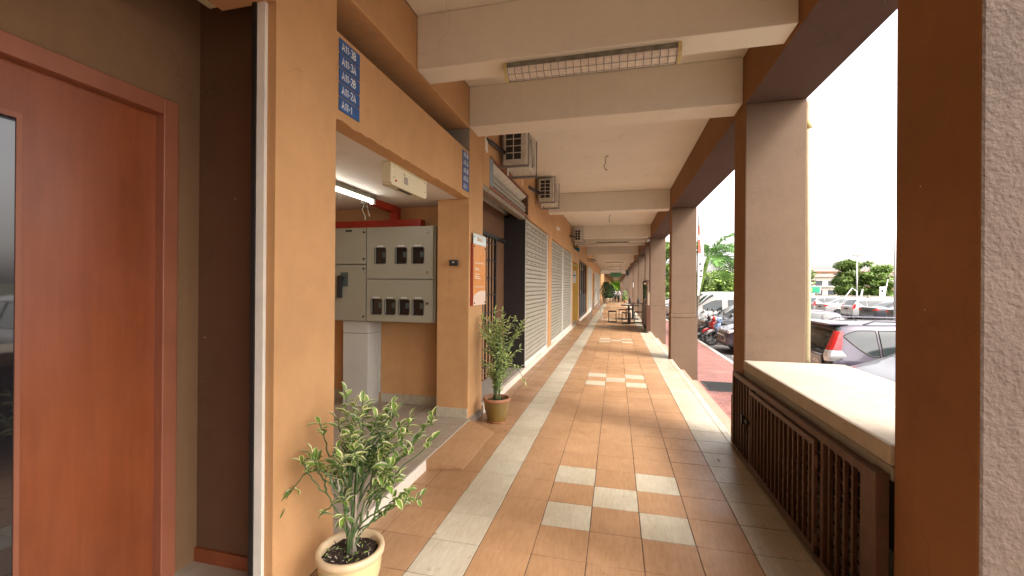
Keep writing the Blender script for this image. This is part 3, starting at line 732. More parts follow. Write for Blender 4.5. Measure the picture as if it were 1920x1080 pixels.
# black alarm / switch on pillar
sw = thing('wall_switch', (-1.65, 4.22, 1.71), 'small black box switch on the alcove side of the orange pillar', 'switch')
MB().box(-1.705, -1.615, 4.185, 4.226, 1.685, 1.745).build('box', BLACKP, sw, bevel=.004)
MB().box(-1.668, -1.650, 4.181, 4.186, 1.715, 1.727).build('toggle', WHITEL, sw)

# tall sign board on pillar 2
sb = thing('sign_board', (-1.5, 4.5, 1.26), 'tall narrow orange board with a pale clear panel on top fixed to the pillar', 'sign')
MB().box(-1.499, -1.482, 4.275, 4.70, 1.262, 1.93).build('backing', SIGNR, sb)
MB().box(-1.478, -1.474, 4.30, 4.735, 1.262, 1.925).build('face', SIGNO, sb)
MB().box(-1.478, -1.470, 4.29, 4.735, 1.925, 2.04).build('clear_panel', SIGNT, sb, bevel=.002)
textmesh('Block 13', .06, (-1.4695, 4.42, 1.965), (0, 1, 0), (0, 0, 1), SIGNO, sb, sx=1.0)
tx = MB(); tx.box(-1.4738, -1.4725, 4.34, 4.70, 1.722, 1.728); tx.box(-1.4738, -1.4725, 4.34, 4.70, 1.462, 1.467)
for z, a in ((1.665, .12), (1.645, .16), (1.60, .17), (1.575, .15), (1.555, .19)): tx.box(-1.4738, -1.4725, 4.345, 4.345+a, z, z+.007)
tx.build('ruled_lines', PAPER, sb)
pp = [(4.302, 1.264), (4.733, 1.264), (4.733, 1.415), (4.6, 1.422), (4.45, 1.41), (4.35, 1.385), (4.302, 1.36)]
MB().prism(pp, -1.4738, -1.4728, 'x').build('printed_patch', SIGNP, sb)
scr = MB()
for yy, zz in ((4.33, 1.29), (4.70, 1.29), (4.33, 1.9), (4.70, 1.9), (4.32, 2.0)): scr.sphere((-1.472, yy, zz), .009, 8, 6)
scr.build('fixing_screws', BLACKP, sb)

# ------------------------------------------------------------------ corridor ceiling lamps
def ceiling_lamp(y, x0, x1, z, label, detail=True):
    t = thing('ceiling_lamp', ((x0+x1)/2, y, z), label, 'lamp', 'fluorescent lamps under the cross beams')
    MB().box(x0, x1, y-.07, y+.07, z-.04, z).build('housing', FIXG, t, bevel=.003)
    mb = MB(); n = 10; prof = [(y+.075*math.cos(math.pi*k/n), z-.041-.055*math.sin(math.pi*k/n)) for k in range(n+1)]
    vs = []
    for x in (x0+.02, x1-.02): vs += [(x, a, b) for a, b in prof]
    mb.add(vs, [(i, i+1, n+2+i, n+1+i) for i in range(n)]); mb.build('diffuser', DIFF, t, smooth=True)
    if detail:
        gm = MB(); cnt = 22
        for i in range(cnt+1):
            x = x0+.03+(x1-x0-.06)*i/cnt
            gm.tube([(x, a, b) for a, b in [(y+.079*math.cos(math.pi*k/8), z-.041-.060*math.sin(math.pi*k/8)) for k in range(9)]], .0028, 5)
        for k in range(0, 9, 2):
            a, b = y+.079*math.cos(math.pi*k/8), z-.041-.060*math.sin(math.pi*k/8)
            gm.tube([(x0+.03, a, b), (x1-.03, a, b)], .0022, 5)
        gm.build('wire_guard', GALV, t)
    for x in (x0, x1-.022):
        e = MB()
        pr = [(y+.083*math.cos(math.pi*k/8), z-.038-.068*math.sin(math.pi*k/8)) for k in range(9)]+[(y-.075, z), (y+.075, z)]
        e.prism([(a, b) for a, b in pr], x, x+.022, 'x'); e.build('end_cap', YENDC, t)
    return t
ceiling_lamp(3.12, -.82, .42, 3.129, 'large grimy caged fluorescent lamp nearest the camera')
ceiling_lamp(16.2, -.75, .45, 3.129, 'caged fluorescent lamp second along the corridor', False)
ceiling_lamp(29.3, -.7, .5, 3.129, 'caged fluorescent lamp third along the corridor', False)
ceiling_lamp(35.85, -.7, .5, 3.129, 'caged fluorescent lamp furthest down the corridor', False)
for (x, y, s, lab) in ((-.18, 6.9, 1.0, 'short bent wire dangling from the ceiling of the near shop bay'), (-.2, 12.6, .9, 'short bent wire dangling from the ceiling beyond the third cross beam')):
    wm = MB(); wm.tube([(x+.05, y, CZ-.004), (x+.01, y, CZ-.012), (x, y, CZ-.06), (x+.006, y, CZ-.12*s), (x-.02, y, CZ-.15*s), (x-.01, y, CZ-.19*s), (x+.02, y, CZ-.22*s)], .006, 6)
    wm.sphere((x+.02, y, CZ-.225*s), .012, 8, 6); tag(wm.build('hanging_wire', BLACKP), lab, 'wire')
# cream lamp box at top of the recess
cb = MB().box(-2.0, -1.74, 1.2, 1.72, 2.86, 2.955)
tag(cb.build('recess_lamp', CREAMM, bevel=.006), 'cream lamp box under the ceiling of the door recess', 'lamp')

# ------------------------------------------------------------------ air conditioners
def ac_unit(y0, y1, z0, z1, rows, label, x0=-1.45, x1=-1.14):
    t = thing('air_conditioner', ((x0+x1)/2, y0, z0), label, 'air conditioner', 'outdoor air conditioner units hung over the shop fronts')
    MB().box(x0, x1, y0+.006, y1, z0, z1).build('casing', AC, t, bevel=.012)
    g = MB(); gx0, gx1 = x0+.035, x1-.06; h = (z1-z0-.09)/rows
    MB().box(gx0, gx1, y0+.001, y0+.0055, z0+.06, z1-.03).build('coil', ACD, t)
    for i in range(3): x = gx0+(gx1-gx0)*i/2; g.box(x-.006, x+.006, y0-.005, y0+.001, z0+.06, z1-.03)
    for i in range(rows+1): z = z0+.06+h*i; g.box(gx0, gx1, y0-.0055, y0+.0008, z-.005, z+.005)
    g.build('side_grille', AC, t)
    zc = (z0+z1)/2; yc = (y0+y1)/2; r = min(z1-z0, y1-y0)*.42; f = MB()
    for q in range(7): f.lathe([(r*(q+1)/7-.004, 0), (r*(q+1)/7, .012), (r*(q+1)/7+.004, 0)], (x1+.002, yc, zc), 28, 'x')
    for q in range(4): a = q*math.pi/4; f.bar((x1+.008, yc-r*math.cos(a), zc-r*math.sin(a)), (x1+.008, yc+r*math.cos(a), zc+r*math.sin(a)), .005)
    MB().lathe([(0, 0), (r, 0)], (x1+.001, yc, zc), 28, 'x').build('fan_opening', ACD, t); f.build('fan_guard', AC, t)
    for yy in (y0+.03, y1-.06):
        b = MB(); b.bar((-1.5, yy, z0-.02), (x1+.03, yy, z0-.02), .03, .025)
        for xx in (x0-.02, x1+.025): b.bar((xx, yy, z0-.04), (xx, yy, CZ-.01), .015)
        b.build('hanger_frame', GALV, t)
    dp = MB().tube([(x0+.05, y0+.08, z0-.02), (x0+.05, y0+.08, z0-.12)], .012, 8); dp.build('drain_pipe', WHITEL, t)
    hp = MB(); hp.tube([(x0+.03, y0+.02, z0+.16), (x0-.01, y0-.10, z0+.17), (-1.47, y0-.40, z0+.15), (-1.505, y0-.60, z0+.14)], .026, 8)
    hp.tube([(x0+.02, y0+.1, z0+.15), (x0-.01, y0-.02, z0+.10), (x0-.02, y0-.1, z0+.13)], .004, 6); hp.build('insulated_pipe', BLACKP, t, smooth=True)
    return t
ac_unit(5.38, 6.05, 3.06, 3.51, 4, 'air conditioner unit nearest the camera, half hidden by the second cross beam')
ac_unit(7.9, 8.6, 3.07, 3.50, 5, 'air conditioner unit hanging on thin rods above the first closed shutter', -1.43, -1.15)
ac_unit(14.6, 15.3, 3.0, 3.42, 4, 'small distant air conditioner unit above the third shutter', -1.40, -1.13)
for (yy, zz, s) in ((4.80, 3.16, 1), (6.82, 3.18, .55)):
    fm = MB(); fm.sphere((-1.5, yy, zz), .075*s, 12, 8, (.25, .55, 1.2)); fm.sphere((-1.5, yy+.03*s, zz-.07*s), .04*s, 10, 6, (.3, 1, 1))
    tag(fm.build('foam_patch', FOAM, smooth=True), 'white foam plug round the pipe hole %s' % ('beside the nearest air conditioner' if s == 1 else 'just before the second air conditioner'), 'foam patch')
sp_ = MB()
for yy in (10.9, 11.15):
    sp_.lathe([(0, 0), (.045, 0), (.03, .06), (0, .06)], (-1.499, yy, 2.98), 12, 'x')
tag(sp_.build('pipe_stubs', WHITEL), 'pair of white pipe stubs on the orange wall above the second shutter', 'pipe stub')

# ------------------------------------------------------------------ grille under the sill
gr = thing('chamber_grille', (1.07, 3.2, 0), 'long low brown metal barred grille with a latched gate under the concrete sill', 'grille')
x = 1.068
fm = MB()
fm.box(x-.022, x+.018, 2.163, 4.285, .672, .712); fm.box(x-.02, x+.018, 2.163, 4.285, .015, .05)
fm.box(x-.024, x+.026, 2.062, 2.163, .012, .715); fm.box(x-.022, x+.018, 4.26, 4.29, .05, .672)
for yy in (3.76, 2.545): fm.box(x-.02, x+.018, yy-.016, yy+.016, .05, .672)
fm.build('frame', GRILLE, gr, bevel=.003)
gt = MB(); x2 = x-.026
gt.box(x2-.012, x2+.006, 2.585, 3.735, .632, .664); gt.box(x2-.012, x2+.006, 2.585, 3.735, .06, .09)
gt.box(x2-.012, x2+.006, 3.705, 3.735, .09, .632); gt.box(x2-.012, x2+.006, 2.585, 2.615, .09, .632)
gate = gt.build('gate', GRILLE, gr, bevel=.002)
def barsf(y0, y1, n, z0, z1, xx, par):
    for i in range(n):
        yy = y0+(y1-y0)*(i+.5)/n
        MB().box(xx-.009, xx+.009, yy-.0075, yy+.0075, z0, z1).build('bar', GRILLE, par)
barsf(3.78, 4.26, 6, .05, .672, x, gr); barsf(2.615, 3.705, 15, .09, .632, x2-.002, gate); barsf(2.16, 2.53, 5, .05, .672, x, gr)
rr = MB()
for k in range(10): rr.box(x+.0095, x+.02, 2.166, 4.258, .10+k*.06, .109+k*.06)
rr.build('cross_rods', GRILLE, gr)
lt = MB(); lt.box(x2-.03, x2-.012, 3.72, 3.82, .385, .42); lt.box(x2-.045, x2-.02, 3.80, 3.83, .37, .44); lt.tube([(x2-.03, 3.72, .39), (x2-.035, 3.70, .34), (x2-.03, 3.71, .32)], .004, 6)
lt.build('latch', BLACKM, gate)
hg = MB()
for z in (.15, .56): hg.tube([(x2-.004, 2.572, z-.03), (x2-.004, 2.572, z+.03)], .01, 8)
hg.build('hinges', GRILLE, gate)
# downpipe
dp = thing('downpipe', (1.62, 4.2, -.55), 'cream plastic rainwater pipe running down the outside of the second pillar', 'pipe')
MB().tube([(1.606, 4.17, .84), (1.606, 4.17, 3.09)], .022, 14).build('pipe', simple('cream_pvc', (.66, .60, .40), .4), dp, smooth=True)
MB().tube([(1.606, 4.17, 2.85), (1.606, 4.17, 2.92)], .026, 14).build('coupling', YENDC, dp, smooth=True)

# ------------------------------------------------------------------ pots and plants
def pot(root, c, H, Rt, Rb, body, rimm, saucer=None):
    x, y, z = c
    prof = [(0, .0), (Rb, 0), (Rb*1.06, .01), (Rb+(Rt-Rb)*.45, H*.28), (Rb+(Rt-Rb)*.78, H*.55), (Rt*.955, H*.78), (Rt*.96, H*.86)]
    MB().lathe(prof, c, 48).build('pot_body', body, root, smooth=True)
    prof = [(Rt*.955, H*.845), (Rt*1.02, H*.87), (Rt*1.035, H*.93), (Rt*1.02, H*.985), (Rt*.98, H), (Rt*.90, H*.995), (Rt*.86, H*.97), (Rt*.85, H*.80)]
    MB().lathe(prof, c, 48).build('pot_rim', rimm, root, smooth=True)
    s = MB(); n = 26; vs = [(x, y, z+H*.87)]; fs = []
    for k in range(1, 7):
        for q in range(n):
            t = 2*math.pi*q/n; r = Rt*.86*k/6
            vs.append((x+r*math.cos(t), y+r*math.sin(t), z+H*.84+random.uniform(-.006, .012)))
    for q in range(n): fs.append((0, 1+q, 1+(q+1) % n))
    for k in range(5):
        for q in range(n): fs.append((1+k*n+q, 1+(k+1)*n+q, 1+(k+1)*n+(q+1) % n, 1+k*n+(q+1) % n))
    s.add(vs, fs); so = s.build('soil', SOIL, root)
    d = MB()
    for _ in range(70):
        t = random.uniform(0, 6.28); r = Rt*.78*math.sqrt(random.random()); a = Vector((x+r*math.cos(t), y+r*math.sin(t), z+H*.86+.006))
        e = a+Vector((random.uniform(-.02, .02), random.uniform(-.02, .02), random.uniform(0, .012))); d.mat(random.randint(0, 2)).bar(a, e, random.uniform(.002, .006), .002)
    tag(d.build('litter', [STEMP, BARK, LEAF2], so), None, kind='stuff')
    if saucer: MB().lathe([(0, 0), (Rb*1.08, 0), (Rb*1.22, .018), (Rb*1.18, .02), (Rb*1.1, .008)], (x, y, z), 40).build('saucer', rimm, root, smooth=True)
def leaf(mb, p, d, up, Ln, W, wm, curl=.3, margin=True):
    """a folded leaf: green blade with pale margins"""
    d = d.normalized(); s = d.cross(up)
    if s.length < .05: s = d.cross(Vector((1, 0, 0)))
    s.normalize(); n = s.cross(d).normalized()
    K = 5; widths = [.12, .75, 1.0, .72, .06]; rows = []
    for i in range(K):
        t = i/(K-1); c = p+d*Ln*t-n*curl*Ln*t*t*.6
        w_ = W*.5*widths[i]; j = random.uniform(.55, .8)
        lift = n*w_*.55
        rows.append([c-s*w_+lift, c-s*w_*j+lift*j*.8, c, c+s*w_*j+lift*j*.8, c+s*w_+lift])
    vs = [q for r_ in rows for q in r_]; o = len(mb.v); mb.v += [tuple(q) for q in vs]
    for i in range(K-1):
        for k in range(4):
            mb.f.append((o+i*5+k, o+i*5+k+1, o+(i+1)*5+k+1, o+(i+1)*5+k)); mb.m.append(1 if (margin and k in (0, 3)) else 0)
camr = Vector((math.cos(yaw), math.sin(yaw), 0)); camf = Vector((-math.sin(yaw), math.cos(yaw), 0))
def stemplant(root, base, tips, leaf_len, leaf_w, leafed, mats, zig=.012, stem_r=.0055, density=.013, spread=.025):
    sm = MB(); lm = MB(); mains = []
    for ti, (s, z, dp, lf) in enumerate(tips):
        b0 = Vector(base)+Vector((random.uniform(-1, 1)*spread, random.uniform(-1, 1)*spread, 0))
        tip = Vector(base)+camr*s+camf*dp; tip.z = z
        drop = lf < 0; lf = abs(lf)
        if ti >= 16 and not drop:      # side branch springing from the nearest main stem
            mp_ = min(mains, key=lambda P_: (P_[-1]-tip).length); b0 = mp_[random.choice((4, 5, 6, 7, 8))].copy()
        h = max(z-b0.z, .10)
        if drop: c1 = b0+Vector((0, 0, .42)); c2 = tip+camr*(.10 if s < 0 else -.1)+Vector((0, 0, .28))
        else: c1 = b0+Vector((0, 0, h*.5))+(tip-b0)*.10; c2 = b0.lerp(tip, .78)+Vector((0, 0, -h*.03))
        pts = []; N = 15
        for i in range(N+1):
            t = i/N; q = b0*(1-t)**3+c1*3*t*(1-t)**2+c2*3*t*t*(1-t)+tip*t**3
            if 0 < i < N: q += Vector((random.uniform(-1, 1), random.uniform(-1, 1), random.uniform(-.4, .4)))*zig*(.4+t*.6)
            pts.append(q)
        rs = [stem_r*(1.25-.60*i/N) for i in range(N+1)]
        sm.mat(1 if random.random() < .15 else 0).tube(pts[:5], rs[:5], 6); sm.mat(0).tube(pts[4:], rs[4:], 6)
        if ti < 16 and not drop: mains.append(pts)
        L_ = sum((pts[i+1]-pts[i]).length for i in range(N)); acc = 0; side = 1; nxt = L_-lf
        for i in range(N):
            seg = pts[i+1]-pts[i]; sl = seg.length
            while nxt < acc+sl and nxt < L_:
                if nxt >= acc:
                    q = pts[i]+seg*((nxt-acc)/sl); d = seg.normalized()
                    a = random.uniform(-.7, .7) + (0 if side > 0 else math.pi)
                    px = d.cross(Vector((0, 0, 1)));
                    if px.length < .1: px = camr.copy()
                    px.normalize(); py = d.cross(px)
                    dd = d*random.uniform(.35, .8)+(px*math.cos(a)+py*math.sin(a))*.9+Vector((0, 0, random.uniform(-.15, .3)))
                    k = random.choice((.55, .75, .9, 1.0, 1.1, 1.25))
                    leaf(lm, q, dd, Vector((random.uniform(-.3, .3), random.uniform(-.3, .3), 1)), leaf_len*k, leaf_w*k, 1, random.uniform(-.1, .7)); side = -side
                nxt += density*random.uniform(.7, 1.3)
            acc += sl
        leaf(lm, pts[-1], pts[-1]-pts[-2], Vector((0, 0, 1)), leaf_len, leaf_w, 1)
    sm.build('stems', [STEM, STEMP], root, smooth=True)
    lm.build('leaves', mats, root, fixn=False)
k1 = .00255
def tp(u, v, dp=None, lf=.13): return ((u-655)*k1, 1.475-(v-538)*k1, random.uniform(-.16, .16) if dp is None else dp, lf)
p1c = (-1.203, 1.765, 0)
p1 = thing('potted_plant', p1c, 'variegated zigzag plant in the cream yellow pot at the foot of the near orange pillar', 'potted plant', 'potted variegated plants along the left wall')
pot(p1, p1c, .25, .149, .095, POTY, POTY2)
tips = [tp(628, 744), tp(690, 742, lf=.10), tp(802, 785, .05, .12), tp(808, 812, -.05, .06), tp(762, 785), tp(725, 765), tp(650, 770), tp(602, 832, None, .09), tp(568, 862, None, .07), tp(530, 948, 0, -.10),
        tp(764, 905, None, .10), tp(755, 935, None, .09), tp(722, 958, None, .08), tp(615, 880), tp(595, 862, None, .08), tp(640, 835), tp(668, 800), tp(700, 790), tp(735, 810), tp(742, 842), tp(700, 842), tp(660, 850), tp(680, 820), tp(712, 775), tp(645, 880), tp(690, 880), tp(725, 880, None, .1), tp(618, 905, None, .09), tp(655, 915, None, .08), tp(738, 770, None, .12), tp(605, 800, None, .07), tp(645, 960, -.02, .04), tp(672, 765), tp(755, 870, None, .1), tp(632, 855), tp(708, 905, None, .1), tp(600, 960, 0, .03)]
tips += [tp(min(775, random.gauss(690, 50)), max(785, random.gauss(838, 40)), None, random.uniform(.07, .14)) for _ in range(26)]
stemplant(p1, (p1c[0], p1c[1], .212), tips, .053, .028, 0, [LEAFG, LEAFW], stem_r=.0040, density=.0112, spread=.018)
MB().tube([(p1c[0], p1c[1], .215), (p1c[0]-.004, p1c[1], .29), (p1c[0]+.01, p1c[1], .34)], [.014, .012, .008], 8).build('trunk', STEMP, p1, smooth=True)
p2c = (-1.255, 4.47, 0)
p2 = thing('potted_plant', p2c, 'taller upright green plant in the glazed brown pot beside the shop threshold', 'potted plant', 'potted variegated plants along the left wall')
pot(p2, p2c, .265, .145, .085, POTB, TERRA, True)
tips = []
for i in range(74):
    z = random.uniform(.45, 1.14); sprd = .07+.24*(z-.25)
    tips.append((random.gauss(.015, sprd*.62), z, random.gauss(0, sprd*.5), random.uniform(.14, .30)))
tips += [(.32, 1.12, .05, .12), (.25, .80, 0, .12), (.26, .6, 0, .1), (-.2, 1.05, 0, .12), (.22, .95, 0, .12), (-.02, 1.22, 0, .15), (.06, 1.2, 0, .13), (.30, .44, 0, -.04)]
stemplant(p2, (p2c[0], p2c[1], .225), tips, .058, .022, 0, [LEAF2, LEAFW], stem_r=.0034, density=.017, spread=.045)

def bushpot(c, Rr, H, ph, pr, label, leafmat, potm, n=2600, ls=.09):
    t = thing('potted_plant', c, label, 'potted plant')
    MB().lathe([(0, 0), (pr*.7, 0), (pr*.95, ph*.8), (pr, ph*.85), (pr*1.05, ph), (pr*.9, ph), (pr*.88, ph*.85), (0, ph*.85)], c, 24).build('pot', potm, t, smooth=True)
    m = MB()
    for _ in range(n):
        a = random.uniform(0, 6.28); zz = random.random(); r = Rr*(.35+.65*math.sin(math.pi*min(1, zz*.9+.08)))*math.sqrt(random.random())
        p = Vector((c[0]+r*math.cos(a), c[1]+r*math.sin(a), c[2]+ph+zz*(H-ph)))
        d = Vector((random.gauss(0, 1), random.gauss(0, 1), random.gauss(.2, .6))).normalized(); s_ = d.cross(Vector((random.gauss(0, 1), random.gauss(0, 1), random.gauss(0, 1)))).normalized()
        l = ls*random.uniform(.6, 1.2); m.add([p-s_*l*.25, p+d*l, p+s_*l*.25, p-d*l*.3], [(0, 1, 2, 3)])
    m.build('foliage', leafmat, t, fixn=False)
    MB().tube([(c[0], c[1], c[2]+ph*.8), (c[0], c[1], c[2]+H*.7)], [.04, .015], 8).build('trunk', BARK, t)
    return t
bushpot((-.84, 38.0, 0), .52, 1.9, .48, .30, 'big dark green bush in a stone tub far down the corridor on the left', LEAFD, STONEP)
bushpot((-.55, 41.5, 0), .5, 1.7, .4, .25, 'second dark bush right behind the big tub plant', LEAFD, STONEP)
bushpot((.80, 40.0, 0), .26, 1.15, .22, .15, 'small pale green pot plant at the far right end of the corridor', LEAFH, TERRA, 900, .07)

dry = simple('dry_leaf', (.30, .17, .06), .8, var=.3)
for i, (lx, ly, lab) in enumerate(((-1.09, 4.16, 'dry leaf scrap on the tiles just in front of the brown pot'), (-.70, 5.3, 'dry leaf scrap on the pale tile band past the brown pot'), (-1.02, 2.35, 'curled dry leaf on the orange tiles beside the yellow pot'), (-1.22, 3.3, 'dry leaf scrap at the lower edge of the orange ramp'), (.86, 3.9, 'dry leaf scrap on the tiles near the latched grille'))):
    lm = MB(); leaf(lm, Vector((lx, ly, .006)), Vector((math.cos(i*2.1), math.sin(i*2.1), .12)), Vector((0, 0, 1)), .035, .018, 0, -.4, False)
    tag(lm.build('fallen_leaf', dry, fixn=False), lab, 'leaf', 'dry leaves on the corridor floor')
# ------------------------------------------------------------------ tables, stools, cart, easel
def frame_box(mb, x0, x1, y0, y1, z0, z1, t=.025):
    for xx in (x0, x1):
        for yy in (y0, y1): mb.bar((xx, yy, z0), (xx, yy, z1), t)
        for zz in (z0+t/2, z1-t/2): mb.bar((xx, y0, zz), (xx, y1, zz), t)
    for yy in (y0, y1):
        for zz in (z0+t/2, z1-t/2): mb.bar((x0, yy, zz), (x1, yy, zz), t)
stools = [(-.14, 18.3, 'single black frame stool standing alone left of the tables'), (.40, 17.6, 'black frame stool tucked under the near table on its left'), (1.0-.1, 18.3, 'black frame stool at the right end of the near table'), (.62, 20.4, 'black frame stool at the far table'), (.30, 19.9, 'black frame stool between the near and the far table')]
for i, (sx_, sy_, lab) in enumerate(stools):
    if i == 0:
        t = thing('stool', (sx_, sy_, 0), lab, 'stool', 'black frame stools at the corridor tables'); m = MB(); frame_box(m, sx_-.16, sx_+.16, sy_-.16, sy_+.16, .0, .45)
        for xx in (sx_-.12, sx_+.12): m.bar((xx, sy_-.16, .12), (xx, sy_-.16, .36), .012)
        m.build('frame', BLACKM, t); MB().box(sx_-.17, sx_+.17, sy_-.17, sy_+.17, .451, .475).build('seat', BROWNF, t, bevel=.004); s0 = t
    else:
        c = copy_tree(s0); c.location = (sx_, sy_, 0); c['label'] = lab
for i, (tx_, ty_, lab) in enumerate(((.56, 18.0, 'dark square table on a black post, nearer of the two'), (.80, 20.2, 'dark square table behind the nearer one'))):
    if i == 0:
        t = thing('cafe_table', (tx_, ty_, 0), lab, 'table', 'dark corridor tables')
        MB().box(tx_-.36, tx_+.36, ty_-.32, ty_+.32, .715, .745).build('table_top', TBL, t, bevel=.004)
        MB().bar((tx_-.05, ty_, .03), (tx_-.05, ty_, .715), .08).build('post', BLACKM, t)
        MB().box(tx_-.28, tx_+.2, ty_-.22, ty_+.22, 0, .03).build('base', BLACKM, t, bevel=.004); t0_ = t
    else:
        c = copy_tree(t0_); c.location = (tx_, ty_, 0); c['label'] = lab
for i, (bx, by, lab) in enumerate(((.62, 20.1, 'dark bottle at the left on the far table'), (.98, 20.1, 'dark bottle at the right on the far table'))):
    tag(MB().lathe([(0, 0), (.04, 0), (.04, .2), (.015, .26), (.015, .33), (0, .33)], (bx, by, .746), 14).build('bottle', BLACKP, smooth=True), lab, 'bottle', 'bottles on the far table')
ct = thing('display_cart', (1.02, 15.6, 0), 'tall dark brown display cart with a glass case standing against the pillar', 'display case')
MB().box(.955, 1.085, 14.25, 16.9, .06, .88).build('lower_cabinet', BROWNF, ct, bevel=.008)
cf = MB()
for yy in (14.27, 16.3): cf.box(.96, .99, yy, yy+.05, .88, 1.62); cf.box(1.05, 1.08, yy, yy+.05, .88, 1.62)
cf.box(.955, 1.085, 14.25, 16.4, 1.62, 1.70); cf.build('case_frame', BROWNF, ct)
MB().box(.975, .98, 14.32, 16.3, .88, 1.62).build('glass', DGLASS, ct)
MB().box(.99, 1.07, 14.5, 16.2, .885, 1.3).build('case_contents', STONEP, ct)
wh = MB().tube([(.93, 14.9+.1*math.cos(a*.5236), .12+.1*math.sin(a*.5236)) for a in range(13)], .012, 8, cap=False); wh.build('wheel', BLACKP, ct, smooth=True)
es = thing('easel', (-.86, 19.4, 0), 'folded aluminium A-frame stand leaning open near the dark glass front', 'stand')
e = MB()
for yy in (19.2, 19.75):
    e.tube([(-1.12, yy, .01), (-.90, 19.45+(yy-19.475)*.15, 1.32)], .014, 8); e.tube([(-.58, yy, .01), (-.84, 19.45+(yy-19.475)*.15, 1.32)], .014, 8)
e.tube([(-.90, 19.45, 1.32), (-.87, 19.45, 1.38), (-.84, 19.45, 1.32)], .014, 8)
e.build('legs', GALV, es); MB().bar((-1.03, 19.3, .55), (-.69, 19.3, .55), .015).bar((-1.03, 19.65, .55), (-.69, 19.65, .55), .015).build('brace', ALU, es)
sc2 = thing('security_camera', (1.0, 14.6, 3.05), 'small security camera at the corner of the fourth beam and the outer pillar', 'camera')
MB().tube([(1.02, 14.45, 3.0), (.92, 14.2, 2.95)], .045, 12).build('body', CEMENT, sc2); MB().bar((1.02, 14.5, 3.0), (1.02, 14.6, 3.12), .03).build('bracket', CEMENT, sc2)
spk = MB().box(.72, .95, 33.5, 33.7, 2.35, 2.75); tag(spk.build('wall_speaker', BLACKP, bevel=.01), 'black speaker box hung high near the far right pillars', 'speaker')
brk = MB().bar((-1.5, 22.6, 2.95), (-1.05, 22.7, 2.86), .04).bar((-1.5, 22.9, 2.85), (-1.15, 22.9, 2.80), .035).bar((-1.2, 22.6, 2.92), (-1.02, 22.9, 2.80), .03)
tag(brk.build('wall_bracket', BLACKP), 'black metal bracket sticking out over the dark glass front', 'bracket')
gsn = thing('hanging_sign', (0, 33, 2.5), 'green hanging sign across the far corridor', 'sign')
MB().box(-.42, .40, 33, 33.04, 2.20, 2.55).build('board', simple('dark_green_sign', (.05, .14, .06), .5), gsn); MB().bar((-.3, 33.02, 2.55), (-.3, 33.02, CZ), .01).bar((.3, 33.02, 2.55), (.3, 33.02, CZ), .01).build('hanger', BLACKM, gsn)
tag(MB().box(1.04, 1.093, 27.92, 28.15, 1.45, 1.75).build('meter_box', PAPER, bevel=.005), 'small white box on the inner face of a far pillar', 'box')
# yellow wall notices
fs_ = MB(); fs_.box(-1.83, -1.52, 17.585, 17.599, 2.30, 2.86); nb = thing('notice_board', (-1.67, 17.59, 2.3), 'yellow green printed board at the top of the yellow wall', 'sign')
fs_.build('board', PRINTY, nb); MB().box(-1.74, -1.72, 17.58, 17.585, 2.33, 2.82).box(-1.62, -1.60, 17.58, 17.585, 2.33, 2.82).build('stripes', PAPER, nb)
tag(MB().box(-1.7, -1.46, 17.5, 17.62, 2.90, 3.06).build('teal_sign', BLUEF), 'small teal sign above the printed board', 'sign')
nt_ = thing('notice', (-1.7, 17.59, 1.62), 'white notice headed LOT in dark letters with a blue band', 'notice')
MB().box(-1.86, -1.60, 17.588, 17.599, 1.62, 2.12).build('sheet', PAPER, nt_); MB().box(-1.85, -1.61, 17.585, 17.588, 1.90, 1.96).build('blue_band', PRINTB, nt_)
textmesh('LOT', .09, (-1.84, 17.585, 2.02), (1, 0, 0), (0, 0, 1), INK, nt_, bold=.002)

# ------------------------------------------------------------------ drain grate
dg_ = thing('drain_grate', (2.05, 9.4, -.55), 'dark iron drain grate set in the red brick pavement beyond the steps', 'grate')
MB().box(1.78, 2.42, 9.02, 9.06, -.552, -.540).box(1.78, 2.42, 9.86, 9.90, -.552, -.540).box(1.78, 1.82, 9.06, 9.86, -.552, -.540).box(2.38, 2.42, 9.06, 9.86, -.552, -.540).build('rim', simple('cast_iron', (.03, .028, .026), .6), dg_)
gb = MB(); gb.mat(1).box(1.82, 2.38, 9.06, 9.86, -.5515, -.549); gb.mat(0)
for k in range(13): xx = 1.845+k*.0425; gb.box(xx, xx+.016, 9.06, 9.86, -.549, -.540)
gb.build('slats', [BLACKM, VOID], dg_)

# ------------------------------------------------------------------ cars
def catmull(P, n):
    out_ = []
    for i in range(len(P)-1):
        p0 = P[max(i-1, 0)]; p1_ = P[i]; p2_ = P[i+1]; p3 = P[min(i+2, len(P)-1)]
        for k in range(n):
            t = k/n
            out_.append(tuple(.5*((2*b)+(-a+c)*t+(2*a-5*b+4*c-d)*t*t+(-a+3*b-3*c+d)*t*t*t) for a, b, c, d in zip(p0, p1_, p2_, p3)))
    out_.append(tuple(P[-1])); return out_
